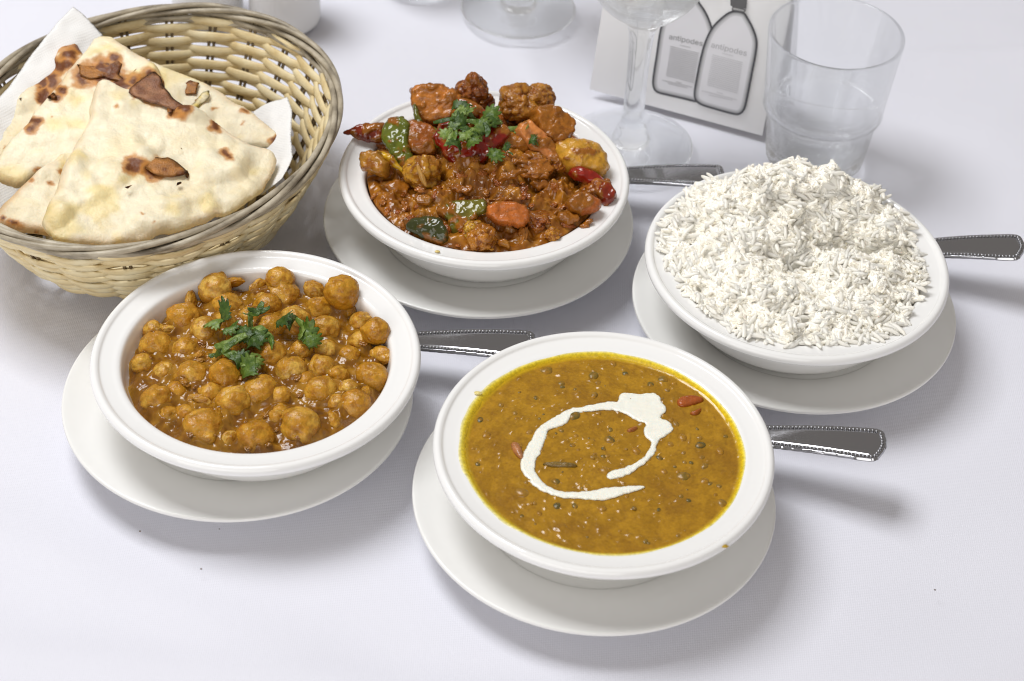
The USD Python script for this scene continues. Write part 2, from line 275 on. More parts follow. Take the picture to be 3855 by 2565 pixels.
def stain(bowl, x, y, z, r, col, seed, label):
    p = at('F', x, y, z); ico = trimesh.creation.icosphere(3, 1.0); u = np.array(ico.vertices)
    v = u * (1 + .9 * (fbm(u * 1.8 + seed, 3, seed) - .5))[:, None] * [r * 1.5, r, .0003] + p
    put(bowl, 'sauce_stain', (v, np.array(ico.faces)), M['lentil'], np.tile(col, (len(v), 1)), label=label)
stain(BOWLS['C'], 1668, 1257, .0432, .0011, (.42, .27, .03), 1, 'small yellow brown sauce stain on the rim'); stain(BOWLS['C'], 1749, 988, .0424, .0006, (.62, .45, .06), 2, 'tiny yellow spot on the rim'); stain(BOWLS['C'], 1100, 905, .0424, .0012, (.72, .60, .22), 6, 'pale yellow smear on the rim')
stain(BOWLS['A'], 1007, 579, .0432, .0009, (.72, .56, .20), 3, 'faint yellow stain on the rim'); stain(BOWLS['A'], 1131, 574, .0420, .0008, (.50, .22, .02), 4, 'orange sauce drip on the inner edge'); stain(BOWLS['B'], 431, 670, .0375, .0005, (.62, .40, .10), 5, 'yellow speck on the inner wall')

# ------------------------------------------------------------------ spoons
def spoon(k, end, neck, z_end, z_neck, label):
    e, q = at('F', *end, z_end), at('F', *neck, z_neck)
    ex = q - e; reach = np.linalg.norm(ex); ex /= reach                  # from the handle's end towards the bowl
    n = np.array([0, 0, 1.]) - ex * ex[2]; n /= np.linalg.norm(n); ey = np.cross(n, ex)
    L = reach + .034
    s = np.array([0, .0022, .006, .02, .04, .058, .072, .080]); w = np.array([.0090, .0110, .0116, .0108, .0092, .0074, .0052, .0040])
    s = np.append(s[s < L - .004], L); w = np.interp(s, [0, .0022, .006, .02, .04, .058, .072, .08, .12], [.0092, .0108, .0114, .0106, .0091, .0074, .0050, .0038, .0032])
    up = curve(np.stack([s, w], 1), 6); tip = [(-.0018, .004), (-.0024, 0), (-.0018, -.004)]
    poly = np.vstack([up[::-1], tip, up * [1, -1]])
    def top(xy, d):
        panel = sstep(d, .0028, .0044) * (1 - sstep(xy[:, 0], .045, .075))
        return -.00015 * sstep(d, .0010, .0018) + .00035 * panel
    mesh, xy, d = slab(poly, e, ex, ey, n, .0020, .0007, .0005, top=top, bend=lambda q: .0025 * sstep(q[:, 0], .02, .09) * -1 + .0010 * np.cos(q[:, 0] / .03))
    t = Thing('spoon', label, 'spoon', (e[0], e[1], 0), 'spoons on the saucers')
    put(t, 'handle', mesh, M['steel'], smooth=40)
    ring = Polygon(poly).buffer(-.0022).exterior; beads = []; sp = .00185
    ball = trimesh.creation.icosphere(2, .00072)
    for i in range(int(ring.length / sp)):
        x, y = ring.interpolate(i * sp).coords[0]
        if x > .075 or abs(y) < .0003: continue
        b = ball.copy(); b.apply_scale([1.0, 1.0, .8]); z = .0011 + float(-.0025 * sstep(np.array([x]), .02, .09)[0] + .0010 * math.cos(x / .03))
        b.apply_translation(e + x * ex + y * ey + z * n); beads.append(b)
    put(t, 'beaded_border', merge(beads), M['steel'], kind='stuff')
    tip_o = e + ex * (L + .010) + n * -.003
    ol = np.array([(math.cos(a) * .0125 * (1 + .1 * math.cos(a)), math.sin(a) * .0085) for a in np.linspace(0, 2 * np.pi, 40, endpoint=False)])
    mesh, xy, d = slab(ol, tip_o, ex, ey, n, .0014, .0007, .0011, bend=lambda q: -.0022 * (1 - (q[:, 0] / .0137)**2 - (q[:, 1] / .0085)**2))
    put(t, 'spoon_bowl', mesh, M['steel'])
spoon('A', (1658, 411), (1449, 399), .027, .0185, 'steel spoon with beaded handle beside the mixed vegetable curry')
spoon('B', (1222, 801), (969, 779), .027, .0185, 'steel spoon with beaded handle beside the chickpea curry')
spoon('C', (2030, 1031), (1774, 1000), .029, .0195, 'steel spoon with beaded handle beside the lentil curry')
spoon('D', (2350, 574), (2170, 569), .027, .0190, 'steel spoon with beaded handle beside the boiled rice')

# ------------------------------------------------------------------ coriander leaves
def leaf_outline(seed):
    r = np.random.default_rng(seed); a = np.linspace(-2.3, 2.3, 61); lob = r.integers(3, 5)
    rad = .58 + .42 * np.abs(np.cos(a * lob / 2.3 * .68 + r.uniform(-.25, .25)))**.8
    rad *= 1 + .34 * np.abs(np.sin(a * 7 + r.uniform(0, 3))) - .22
    rad *= 1 - .25 * (np.abs(a) / 2.3)**2
    p = np.stack([rad * np.cos(a), rad * np.sin(a) * r.uniform(.6, .95)], 1)
    return np.vstack([p, [(-.28, .05), (-.36, 0), (-.28, -.05)]]) / 1.15
def strip_outline(seed):
    r = np.random.default_rng(seed); t = np.linspace(-1, 1, 9); w = .3 * (1 - .5 * t**2) * r.uniform(.7, 1.1)
    c = .25 * t**2 * r.choice([-1, 1]); j = r.uniform(.75, 1.25, 9)
    return np.vstack([np.stack([t, c + w * j], 1), np.stack([t, c - w], 1)[::-1]])
def garnish(name, label, zk, items, zfun):
    c = at(zk, items[0][0], items[0][1], .05)
    t = Thing(name, label, 'garnish', (c[0], c[1], .04))
    for i, (x, y, size, rot, kind) in enumerate(items):
        r = np.random.default_rng(900 + i + len(items))
        p = zfun(x, y)
        n = np.array([r.normal(0, .5) - .1, r.normal(0, .4) - .3, 1.0]); ex, ey, n = basis(n)
        a = math.radians(rot); ex, ey = ex * math.cos(a) + ey * math.sin(a), -ex * math.sin(a) + ey * math.cos(a)
        ol = (leaf_outline(40 + i) * .84 if kind == 'l' else strip_outline(60 + i) * .62) * size
        k1, k2 = r.uniform(.5, 1.3) / size, r.uniform(-.7, .9) / size
        mesh, xy, d = slab(ol, p + n * .0006, ex, ey, n, .00035, .0003, size / 30, bend=lambda q: -(k1 * q[:, 1]**2 + k2 * q[:, 0]**2) + .16 * size * (fbm(np.c_[q * 3.0 / size, np.full(len(q), i)], 2, 4) - .5))
        put(t, 'leaf', mesh, M['herb'][(i * 2 + i // 3) % 3])

# ------------------------------------------------------------------ discs of sauce
def disc(c, R, h, nr=110, nt=330, skirt=.006):
    a = np.arange(nt) * 2 * np.pi / nt; r = np.linspace(0, 1, nr)[1:]
    x = np.concatenate([[0], (r[:, None] * R * np.cos(a)).ravel()]); y = np.concatenate([[0], (r[:, None] * R * np.sin(a)).ravel()])
    z = h(x, y); n1 = len(x)
    xo, yo = x[-nt:] * .985, y[-nt:] * .985
    v = np.stack([np.r_[x, xo] + c[0], np.r_[y, yo] + c[1], np.r_[z, z[-nt:] - skirt]], 1)
    j = np.arange(nt); k = (j + 1) % nt; f = [np.stack([0 * j, 1 + j, 1 + k], 1)]
    for i in range(nr - 1):
        b0, b1 = 1 + i * nt, 1 + (i + 1) * nt
        f += [np.stack([b0 + j, b1 + j, b1 + k], 1), np.stack([b0 + j, b1 + k, b0 + k], 1)]
    return v, np.vstack(f), x, y
def surf_at(zk, x, y, h, c, lift=0.):
    """Where the sight line at (x, y) meets the food surface h raised by lift."""
    z = .045
    for _ in range(12):
        p = at(zk, x, y, z); z = .5 * z + .5 * (float(h(np.array([p[0] - c[0]]), np.array([p[1] - c[1]]))[0]) + lift)
    return at(zk, x, y, z)

# ------------------------------------------------------------------ lentil curry (C)
cC = BOWL['C']
def hC(x, y):
    r = np.hypot(x, y); q = np.stack([x * 160, y * 160, 0 * x], -1)
    return .0398 + .00025 * (fbm(q, 2, 8) - .5) * 2 + .0012 * np.maximum(0, fbm(q * 2.6, 2, 18) - .68) * 2.4 + .0012 * sstep(r, .063, .066) - .0008
v, f, x, y = disc(cC, .0654, hC)
nn = fbm(np.stack([x * 220, y * 220, 0 * x], -1), 4, 2); r = np.hypot(x, y)
col = lerp((.335, .165, .006), (.415, .21, .009), sstep(nn, .35, .65)); col = lerp(col, (.24, .105, .006), .5 * sstep(fbm(np.stack([x * 60, y * 60, 0 * x], -1), 3, 4), .5, .75)); col = lerp(col, (.20, .085, .008), .35 * sstep(fbm(np.stack([x * 620, y * 620, 0 * x], -1), 2, 44), .66, .78)); col = lerp(col, (.46, .25, .013), .3 * sstep(fbm(np.stack([x * 560, y * 560, 0 * x], -1), 2, 45), .68, .8))
col = np.vstack([lerp(col, (.68, .44, .006), .9 * sstep(r, .0626, .0650)), np.tile([(.5, .3, .01)], (330, 1))])
tC = Thing('lentil_curry', 'golden brown lentil curry filling the front bowl, cream swirled on it', 'lentil curry', (*cC, .03))
put(tC, 'sauce', (v, f), M['lentil_sauce'], col)
a = np.linspace(0, 2 * np.pi, 240, endpoint=False)
wob = fbm(np.stack([np.cos(a) * 4, np.sin(a) * 4, 0 * a], -1), 3, 5); ro = .0664 + .0026 * wob * (.5 + 1.0 * np.maximum(0, np.cos(a - 3.6)))
prof_z = lambda r: np.interp(r, [.0640, .0655, .0672, .07], [.0386, .0404, .0416, .0419]) + .0001
fr = [0, .25, .5, .75, 1]; rings = np.stack([.0644 * (1 - t) + ro * t for t in fr]); zz = prof_z(rings) + np.array([.0003, .0005, .0004, .0002, -.0003])[:, None]
v = np.stack([rings * np.cos(a) + cC[0], rings * np.sin(a) + cC[1], zz], -1).reshape(-1, 3); n = len(a); j = np.arange(n); k = (j + 1) % n
f = np.vstack([np.vstack([np.stack([b + j, b + n + j, b + n + k], 1), np.stack([b + j, b + n + k, b + k], 1)]) for b in range(0, 4 * n, n)])
ringc = np.repeat(np.array([(.70, .46, .006), (.78, .55, .012), (.82, .64, .05), (.83, .74, .30), (.83, .80, .62)]), n, 0)
put(tC, 'oil_ring', (v, f), M['lentil'], ringc, label='yellow oil film along the edge of the lentil sauce')
CREAM = [(1000,345),(1035,335),(1085,345),(1130,338),(1170,340),(1190,360),(1190,378),(1210,390),(1220,415),(1200,435),(1185,455),(1225,462),(1250,490),(1245,510),(1215,530),(1182,550),(1175,590),(1160,620),(1120,655),(1080,690),(1030,715),(970,732),(945,722),(950,700),(985,685),(1050,672),(1100,640),(1140,600),(1148,555),(1115,530),(1110,500),(1130,478),(1100,470),(1065,455),(1040,435),(1000,420),(920,415),(860,422),(810,430),(772,460),(765,480),(720,495),(684,500),(680,520),(665,560),(650,605),(630,630),(620,665),(628,700),(655,745),(700,775),(760,785),(830,788),(900,780),(920,768),(980,765),(1060,760),(1110,755),(1125,768),(1080,785),(1020,800),(980,815),(910,828),(850,818),(770,820),(700,805),(650,785),(600,745),(565,705),(553,670),(565,610),(590,570),(605,545),(620,510),(650,480),(690,455),(730,435),(760,415),(820,400),(900,385),(960,378),(1000,382)]
cp_, *cf_ = traced('C', CREAM, (*cC, .0393), (0, 0, 1), 2)
cp_ = np.array(Polygon(cp_).segmentize(.0008).exterior.coords)[:-1]; cp_ = cp_ + .0016 * np.stack([fbm(np.c_[cp_ * 420, 0 * cp_[:, 0] + k], 3, 77) - .5 for k in (0, 9)], 1)
mesh, xy, d = slab(cp_, *cf_, .0009, .0016, .0006, top=lambda q, d: .0003 * (fbm(np.c_[q * 300, 0 * q[:, 0]], 2, 6) - .5), lower=.4)
put(None, 'cream_swirl', mesh, M['cream'], label='white cream swirl poured on top of the lentil curry', category='cream')
creampoly = Polygon(traced('C', CREAM, (*cC, .0393), (0, 0, 1), 1)[0])
def blob(r, seed, squash=(1, 1, .8), amp=.12, sub=3, freq=1.6):
    s = trimesh.creation.icosphere(sub, 1.0); p = np.array(s.vertices)
    v = p * (1 + amp * 2 * (fbm(p * freq + seed * 7.3, 3, seed) - .5))[:, None] * np.array(squash) * r
    return v, np.array(s.faces), p
known = [(800,440,34),(885,258,28),(672,236,34),(975,205,22),(1030,250,18),(400,528,26),(935,690,26),(960,550,28),(1295,715,34),(1470,838,28),(560,790,36),(1370,575,28),(1460,600,22),(1290,540,26),(625,360,16),(740,295,18),(465,392,18),(1235,572,18),(1185,632,18),(1205,695,20),(1390,738,24),(715,740,22),(1200,275,28),(1220,325,16),(595,515,20),(790,575,16),(1080,600,26),(925,865,22),(800,850,18),(1135,1020,10),(1270,985,14),(1005,965,10),(720,850,22),(640,885,16),(340,590,12),(1415,750,14),(1485,535,14),(1260,480,20),(1075,350,26),(930,590,12),(890,615,10),(545,580,24),(1145,300,20),(550,335,10),(1390,670,22),(1440,800,12),(370,460,20),(535,455,14),(1520,500,10),(1070,860,12),(640,455,10),(890,345,18),(905,290,18)]
for i in range(70):
    r_, a_ = .062 * math.sqrt(rng.uniform()), rng.uniform(0, 6.28); q = project(np.array([cC[0] + r_ * math.cos(a_), cC[1] + r_ * math.sin(a_), .04]), 'C')
    known.append((q[0], q[1], rng.uniform(6, 17)))
for i, (x, y, s) in enumerate(known):
    p = surf_at('C', x, y, hC, cC); r = s / 9600 * .82
    q = p[:2] - np.array(cC)
    if np.hypot(*q) > .0635 or creampoly.buffer(-.0006).contains(shapely.Point(*q)): continue
    v, f, u = blob(r, 100 + i, (1.2, 1, .62), .2, 2)
    a = rng.uniform(0, 3.1); ca, sa = math.cos(a), math.sin(a); v = np.c_[v[:, 0] * ca - v[:, 1] * sa, v[:, 0] * sa + v[:, 1] * ca, v[:, 2]]
    c0 = np.array([(.15, .105, .020), (.21, .13, .018), (.27, .15, .02), (.33, .17, .02), (.11, .085, .02), (.34, .165, .012), (.36, .18, .015)][i % 7])
    col = lerp(np.tile(c0, (len(v), 1)), (.36, .165, .008), sstep(fbm(u * 1.5 + i, 2, i), .45, .65) * .7 + .3 * (u[:, 2] < .1))
    put(tC, 'lentil', (v + p + [0, 0, -.22 * r], f), M['lentil'], col)
for (pts, c0, lab) in [([(1262,372),(1290,352),(1340,350),(1388,362),(1385,378),(1340,392),(1290,405),(1268,395)], (.36, .085, .015), 'orange tomato piece floating near the edge'), ([(1315,430),(1350,418),(1378,400),(1372,430),(1345,442)], (.36, .095, .015), 'small orange tomato scrap'),
                       ([(640,662),(700,650),(780,655),(822,668),(790,678),(700,675)], (.19, .12, .03), 'thin translucent onion sliver'), ([(505,565),(540,560),(562,590),(570,640),(545,635),(520,605)], (.42, .17, .06), 'pale pinkish onion piece'), ([(1030,505),(1080,488),(1092,500),(1050,522)], (.36, .12, .03), 'small brown onion piece')]:
    mesh, xy, d = slab(*traced('C', pts, (*cC, .0392), (0, 0, 1), 2), .0030, .0022, .0006, top=lambda q, d: .0007 * (fbm(np.c_[q * 400, 0 * q[:, 0]], 3, 6) - .5))
    put(tC, 'vegetable_piece', mesh, M['veg'], np.tile(c0, (len(mesh.vertices), 1)), label=lab)

# ------------------------------------------------------------------ chickpea curry (B)
cB = BOWL['B']
def hB(x, y):
    r = np.hypot(x, y); q = np.stack([x, y, 0 * x], -1)
    return .0330 + .0045 * np.exp(-(r / .04)**2) + .0045 * (fbm(q * 110, 2, 11) - .5) + .0022 * (fbm(q * 300, 2, 12) - .5)
CHICK = {'back row': [(855,300,90),(945,258,45),(1082,288,45),(1195,245,74),(1380,305,50),(1520,310,92)],
         'second row from the back': [(725,365,48),(915,392,88),(1085,350,50),(1212,335,92),(1130,390,80),(1404,405,76)],
         'third row from the back': [(600,520,48),(905,470,60),(1030,450,62),(1540,410,58),(1340,410,50),(690,448,86),(1272,455,76),(1432,508,78),(1625,470,62),(1702,515,72)],
         'row behind the coriander': [(530,515,58),(543,600,86),(800,516,77),(1140,505,84)],
         'row beside the coriander': [(470,690,58),(1310,620,60),(1440,620,62),(1620,570,58),(690,617,66),(985,592,76),(1140,648,88),(760,655,40),(1560,650,60),(1730,640,50)],
         'row in front of the coriander': [(655,835,58),(830,850,62),(1010,930,50),(1195,860,56),(1330,790,60),(1500,760,62),(1560,830,58),(590,738,64),(730,762,90),(908,752,86),(870,655,48),(1255,728,82),(1415,712,70),(1680,760,86)],
         'second row from the front': [(700,960,56),(880,985,52),(1180,985,60),(1500,900,56),(548,888,84),(952,890,86),(1092,842,96),(1412,842,90),(1592,905,82),(770,893,52),(1480,978,42),(1195,955,55)],
         'front row': [(800,1032,106),(1066,1078,90),(1302,1020,104),(930,1105,48),(612,965,55),(1640,850,50)]}
ORD = ['first', 'second', 'third', 'fourth', 'fifth', 'sixth', 'seventh', 'eighth', 'ninth', 'tenth', 'eleventh', 'twelfth', 'thirteenth', 'fourteenth', 'fifteenth']
ci = 0; SEATS = []
for row, its in CHICK.items():
    for j, (x, y, s) in enumerate(sorted(its)):
        ci += 1; r = s / 9730 * .93; r2 = np.random.default_rng(300 + ci)
        lift = 0.
        while True:
            p = surf_at('B', x, y, hB, cB, lift); q = p[:2] - np.array(cB); rr_ = math.hypot(*q)
            if q[1] < 0 or lift > .014 or rr_ + .62 * r < np.interp(p[2], [.02, .031, .037, .0405, .048], [.058, .0628, .0644, .0655, .072]): break
            lift += .001
        p = surf_at('B', x, y, hB, cB, lift); SEATS.append((p[0] - cB[0], p[1] - cB[1], r))
        R_ = trimesh.transformations.random_rotation_matrix(r2.uniform(size=3))[:3, :3]
        ico = trimesh.creation.icosphere(4, 1.0); u = np.array(ico.vertices)
        ax = np.array([0, -.4, .9]) if ci % 3 == 0 and s < 100 else np.array([.3, -.8, .2]) if s >= 100 else R_[0]; ax /= np.linalg.norm(ax)
        ang = np.arccos(np.clip(u @ ax, -1, 1)); side = R_[1] - ax * np.dot(R_[1], ax); side /= np.linalg.norm(side)
        rad = 1 + .15 * np.exp(-(ang / .28)**2) - .09 * np.exp(-((u @ side) / .16)**2) * (u @ ax > -.2) * sstep(ang, .1, .5)
        coat = sstep(fbm(u * 1.7 + ci * 3.1, 3, ci), .38, .58)
        rad = rad + .10 * (fbm(u * 1.3 + ci, 2, ci + 50) - .5) * 2 + coat * (.03 + .12 * (fbm(u * 4.5 + ci, 3, ci + 9) - .4))
        if s < 54: rad = rad + .18 * (fbm(u * 1.8 + ci, 3, ci + 70) - .5) * 2
        pale = np.array([(.58, .30, .030), (.66, .39, .065), (.52, .25, .018), (.61, .335, .042)][ci % 4])
        col = lerp(np.tile(pale, (len(u), 1)), (.43, .185, .009), coat * .8); col = lerp(col, (.30, .105, .005), .6 * sstep(fbm(u * 3 + ci, 3, ci + 5), .52, .68))
        bare = coat.mean() < .45; look = 'pale bare' if bare else 'sauce coated'
        if s < 54: look = 'small broken'
        put(None, 'chickpea', (u * rad[:, None] * r * ([1.02, 1, .97] if s >= 54 else [1.35, .95, .6]) @ (np.eye(3) if s >= 54 else R_.T) + p, np.array(ico.faces)), M['chickpea'], col, label=f'{look} chickpea, {ORD[j]} from basket side, {row}', category='chickpea', group='chickpeas in the bowl of chickpea curry')
def hB2(x, y):
    h = hB(x, y)
    for X, Y, r in SEATS:
        d = np.hypot(x - X, y - Y); h = h + .30 * r * np.exp(-((d - .75 * r) / (.38 * r))**2) * np.minimum(1, d / r + .3)
    return h + .0004 - .0036 * sstep(np.hypot(x, y), .057, .0636) 
v, f, x, y = disc(cB, .0636, hB2, 190, 520)
q = np.stack([x, y, 0 * x], -1); nn = fbm(q * 230, 4, 3); r = np.hypot(x, y)
col = lerp((.235, .092, .005), (.36, .17, .013), sstep(nn, .35, .68)); col = lerp(col, (.17, .06, .004), .6 * sstep(fbm(q * 90, 3, 9), .52, .7)); col = lerp(col, (.62, .34, .02), .7 * sstep(r, .0615, .0635))
tS = Thing('chickpea_sauce', 'thick orange brown sauce around the chickpeas in the bowl', 'curry sauce', (*cB, .025))
put(tS, 'sauce', (v, f), M['sauce'], np.vstack([col, np.tile([(.3, .1, .01)], (520, 1))]))
bits, bcol = [], []
for i in range(50):
    r_, a_ = .061 * math.sqrt(rng.uniform()), rng.uniform(0, 6.283); X, Y = r_ * math.cos(a_), r_ * math.sin(a_); sz = rng.uniform(.0008, .0020)
    b, fb, u = blob(sz, 700 + i, (rng.uniform(1, 1.5), 1, .6), .6, 3, 3.0); an = rng.uniform(0, 6.28); ca, sa = math.cos(an), math.sin(an)
    b = np.c_[b[:, 0] * ca - b[:, 1] * sa, b[:, 0] * sa + b[:, 1] * ca, b[:, 2]] + [X + cB[0], Y + cB[1], float(hB2(np.array([X]), np.array([Y]))[0])]
    bits.append(trimesh.Trimesh(b, fb, process=False)); bcol.append(np.tile([(.33, .14, .012), (.29, .115, .008), (.37, .17, .018), (.27, .10, .007)][i % 4], (len(b), 1)))
put(tS, 'masala_bits', merge(bits), M['sauce'], np.vstack(bcol), kind='stuff')
LB = [(905,440,.0150,100,'l'),(862,470,.010,160,'l'),(915,512,.0095,30,'l'),(1062,425,.013,60,'s'),(1085,410,.009,10,'s'),(1040,450,.012,100,'s'),(930,575,.014,35,'s'),(895,610,.013,30,'s'),(1020,540,.011,150,'l'),(1062,570,.0125,80,'l'),(1120,520,.014,-40,'s'),(1150,560,.010,-60,'s'),(950,640,.012,-10,'s'),(975,665,.009,40,'l'),(1055,640,.010,70,'s'),(1045,690,.012,60,'l'),(1030,730,.012,100,'l'),(1200,465,.011,10,'l'),(1250,455,.012,80,'s'),(1320,500,.011,110,'s'),(1330,545,.012,70,'l'),(1350,575,.009,50,'l'),(830,645,.004,0,'l')]
garnish('coriander_garnish', 'chopped green coriander leaves scattered on the chickpea curry', 'B', LB, lambda x, y: surf_at('B', x, y, hB, cB, .0095))

# ------------------------------------------------------------------ vegetable curry (A)
cA = BOWL['A']
def hA(x, y):
    r = np.hypot(x, y); q = np.stack([x, y, 0 * x], -1)
    dome = .0392 + .0138 * np.exp(-((x / .045)**2 + ((y - .012) / .040)**2)) + .004 * np.exp(-(r / .03)**2) + .0032 * np.exp(-((x - .005) / .04)**2 - ((y + .035) / .018)**2)
    lum = .0135 * (fbm(q * 78, 2, 21) - .5) + .0072 * (fbm(q * 210, 2, 22) - .5) + .0020 * (fbm(q * 480, 2, 23) - .5)
    return dome + lum * (.35 + .65 * (1 - sstep(r, .05, .065))) - .0010 * sstep(r, .06, .066)
v, f, x, y = disc(cA, .0645, hA, 190, 520)
q = np.stack([x, y, 0 * x], -1)
SA, SA2, SA3 = np.array((.28, .092, .007)), np.array((.43, .175, .017)), np.array((.155, .046, .005))
col = lerp(SA, SA2, sstep(fbm(q * 260, 3, 5), .38, .66)); col = lerp(col, SA3, .6 * sstep(fbm(q * 110, 3, 6), .5, .7))
tA = Thing('curry_gravy', 'chunky brown onion gravy heaped around the mixed vegetables', 'curry gravy', (*cA, .03))
put(tA, 'gravy', (v, f), M['sauce'], np.vstack([col, np.tile([SA], (520, 1))]))
def coated(v, c0, amt, seed, freq=170):
    nn = fbm(v * freq, 3, seed); m = sstep(nn, .62 - amt * .35, .74 - amt * .35)
    return lerp(lerp(np.tile(c0, (len(v), 1)), np.asarray(c0) * .72, sstep(fbm(v * 330, 3, seed + 1), .45, .7) * .6), np.array((.28, .095, .009)), m), m
bits = []; bcol = []
for i in range(230):                                   # onion shreds and cauliflower crumbs in the gravy
    r_, a_ = .0625 * math.sqrt(rng.uniform(0, 1)), rng.uniform(0, 6.283); X, Y = r_ * math.cos(a_), r_ * math.sin(a_)
    z = float(hA(np.array([X]), np.array([Y]))[0]); s = rng.uniform(.0011, .0028)
    b, fb, u = blob(s, 500 + i, (rng.uniform(1.1, 1.9), .9, rng.uniform(.45, .7)), .6, 3, 3.0)
    Rm = trimesh.transformations.euler_matrix(rng.normal(0, .4), rng.normal(0, .4), rng.uniform(0, 6.28))[:3, :3]
    b = b @ Rm.T + [X + cA[0], Y + cA[1], z - .1 * s]; bits.append(trimesh.Trimesh(b, fb, process=False))
    c0 = [(.36, .12, .015), (.33, .095, .011), (.40, .15, .022), (.29, .075, .009), (.34, .10, .012)][i % 5]; bcol.append(np.tile(c0, (len(b), 1)))
put(tA, 'onion_shreds', merge(bits), M['sauce'], np.vstack(bcol), kind='stuff')
view_n = -FWD
def veg(name, label, cat, pts, z, c0, amt, thick, nrm, seed, skin=False, bend=0., edge=None, rough=.0012, zk='A', lower=.5):
    cx, cy = np.mean(pts, 0); o = at(zk, cx, cy, z + .0012)
    pts = np.mean(pts, 0) + (np.array(pts) - np.mean(pts, 0)) * 1.16
    poly, o, ex, ey, n = traced(zk, pts, o, nrm, 1)
    poly = ragged(poly, .0010, .0022, 330, seed)
    R2 = np.abs(poly).max(0) + 1e-6
    mesh, xy, d = slab(poly, o, ex, ey, n, thick, edge or thick * .4, .0007, top=lambda q, dd: rough * (fbm(np.c_[q * 260, np.full(len(q), seed)], 3, seed) - .5) * 2,
                       bend=(lambda q: -bend * (q[:, 1] / R2[1])**2 - .4 * bend * (q[:, 0] / R2[0])**2) if bend else None, lower=lower)
    v = np.array(mesh.vertices); col, m = coated(v, c0, amt, seed)
    nrm_ = mesh.vertex_normals; v = v + nrm_ * (m * .0006 + m * .0007 * (fbm(v * 600, 2, seed) - .3))[:, None]
    return put(None, name, (v, np.array(mesh.faces)), M['skin' if skin else 'veg'], col, label=label, category=cat)
U = (0, -.35, 1.)
veg('carrot_chunk', 'large orange carrot slab at the back of the vegetable curry', 'carrot', [(570,128),(640,118),(740,125),(800,160),(835,190),(838,280),(770,310),(650,335),(590,300),(560,210)], .0585, (.48, .165, .024), .35, .011, (0, -.75, .7), 1, edge=.0026)
veg('potato_chunk', 'translucent orange potato cube on the far side of the curry', 'potato', [(1270,255),(1385,250),(1440,300),(1482,345),(1470,420),(1410,478),(1330,450),(1270,370)], .0555, (.33, .115, .012), .28, .018, (.3, -.6, .75), 2, edge=.0026)
veg('potato_chunk', 'rounded yellow potato wedge near the bowl rim by the spoon', 'potato', [(1395,490),(1450,455),(1530,445),(1620,465),(1672,510),(1690,570),(1672,640),(1600,650),(1500,620),(1430,570)], .0495, (.58, .29, .030), .22, .018, (.15, -.5, .85), 3, edge=.0085)
veg('green_pepper_strip', 'long glossy green pepper strip beside the dark red pepper tip', 'green pepper', [(378,350),(420,312),(500,308),(530,360),(515,440),(530,510),(560,560),(500,590),(440,545),(395,470),(370,400)], .0545, (.115, .135, .012), .26, .0038, (-.35, -.5, .8), 4, True, .004, .002)
veg('red_pepper_tip', 'dark red pepper tip jutting over the bowl rim toward the basket', 'red pepper', [(148,396),(200,365),(260,340),(350,338),(385,360),(372,420),(330,445),(270,430),(215,405)], .0480, (.19, .022, .006), .45, .005, (0, -.5, .8), 5, True, .002, .002)
veg('potato_wedge', 'ochre potato wedge with yellow edge at the basket side', 'potato', [(255,545),(290,512),(340,505),(400,560),(400,620),(375,645),(310,625),(258,600)], .0490, (.42, .19, .025), .30, .010, (-.3, -.6, .7), 6, edge=.0020)
veg('yellow_pepper_strip', 'bright yellow pepper sliver beside the cauliflower floret', 'yellow pepper', [(340,505),(370,498),(430,540),(500,598),(490,610),(440,590),(385,545)], .0515, (.66, .38, .015), .05, .003, U, 7, True, .001, .0012)
veg('red_pepper_piece', 'curled bright red pepper strip behind the coriander', 'red pepper', [(800,240),(815,200),(860,190),(930,225),(985,280),(975,330),(920,350),(850,310)], .0635, (.25, .013, .004), .2, .0042, (0, -.7, .7), 8, True, .004, .002)
veg('red_pepper_piece', 'large glossy red pepper piece under the coriander', 'red pepper', [(705,400),(760,330),(860,330),(960,330),(1060,335),(1102,385),(1080,440),(1000,500),(955,560),(895,618),(840,580),(755,525),(745,480),(705,440)], .0605, (.23, .012, .004), .25, .0045, (.05, -.62, .8), 9, True, .005, .002)
veg('carrot_chunk', 'salmon pink carrot wedge between the potatoes', 'carrot', [(1200,355),(1250,335),(1300,390),(1390,470),(1450,545),(1462,600),(1400,590),(1330,560),(1240,480),(1170,400)], .0540, (.60, .215, .055), .18, .011, (.2, -.6, .75), 10, edge=.0020)
veg('red_pepper_piece', 'wet red pepper curl close to the rim by the spoon', 'red pepper', [(1482,615),(1530,590),(1590,600),(1660,650),(1700,700),(1690,740),(1600,690),(1500,660)], .0475, (.27, .016, .007), .15, .007, (.1, -.5, .8), 11, True, .003, .003)
veg('red_pepper_piece', 'sauce covered red pepper scrap touching the bowl rim', 'red pepper', [(1660,690),(1715,690),(1752,745),(1730,800),(1690,810),(1650,760)], .0455, (.22, .022, .007), .5, .006, (.2, -.5, .8), 12, True, .002, .002)
veg('green_pepper_strip', 'very dark green pepper skin at the front of the curry', 'green pepper', [(510,950),(560,895),(650,880),(710,905),(745,960),(735,1030),(660,1015),(580,990)], .0445, (.045, .050, .012), .28, .0042, (-.25, -.55, .8), 13, True, .003, .002)
veg('green_pepper_strip', 'olive green pepper strip lying beside the carrot at the front', 'green pepper', [(700,850),(800,800),(900,795),(965,785),(978,850),(930,890),(870,945),(830,985),(775,965),(770,900)], .0475, (.15, .130, .016), .30, .0042, (-.2, -.6, .75), 14, True, .003, .002)
veg('carrot_chunk', 'orange carrot block at the front beside the green pepper', 'carrot', [(1000,830),(1070,812),(1160,815),(1225,840),(1222,940),(1150,940),(1050,925),(1005,890)], .0485, (.52, .145, .026), .22, .013, (.05, -.7, .7), 15, edge=.0020)
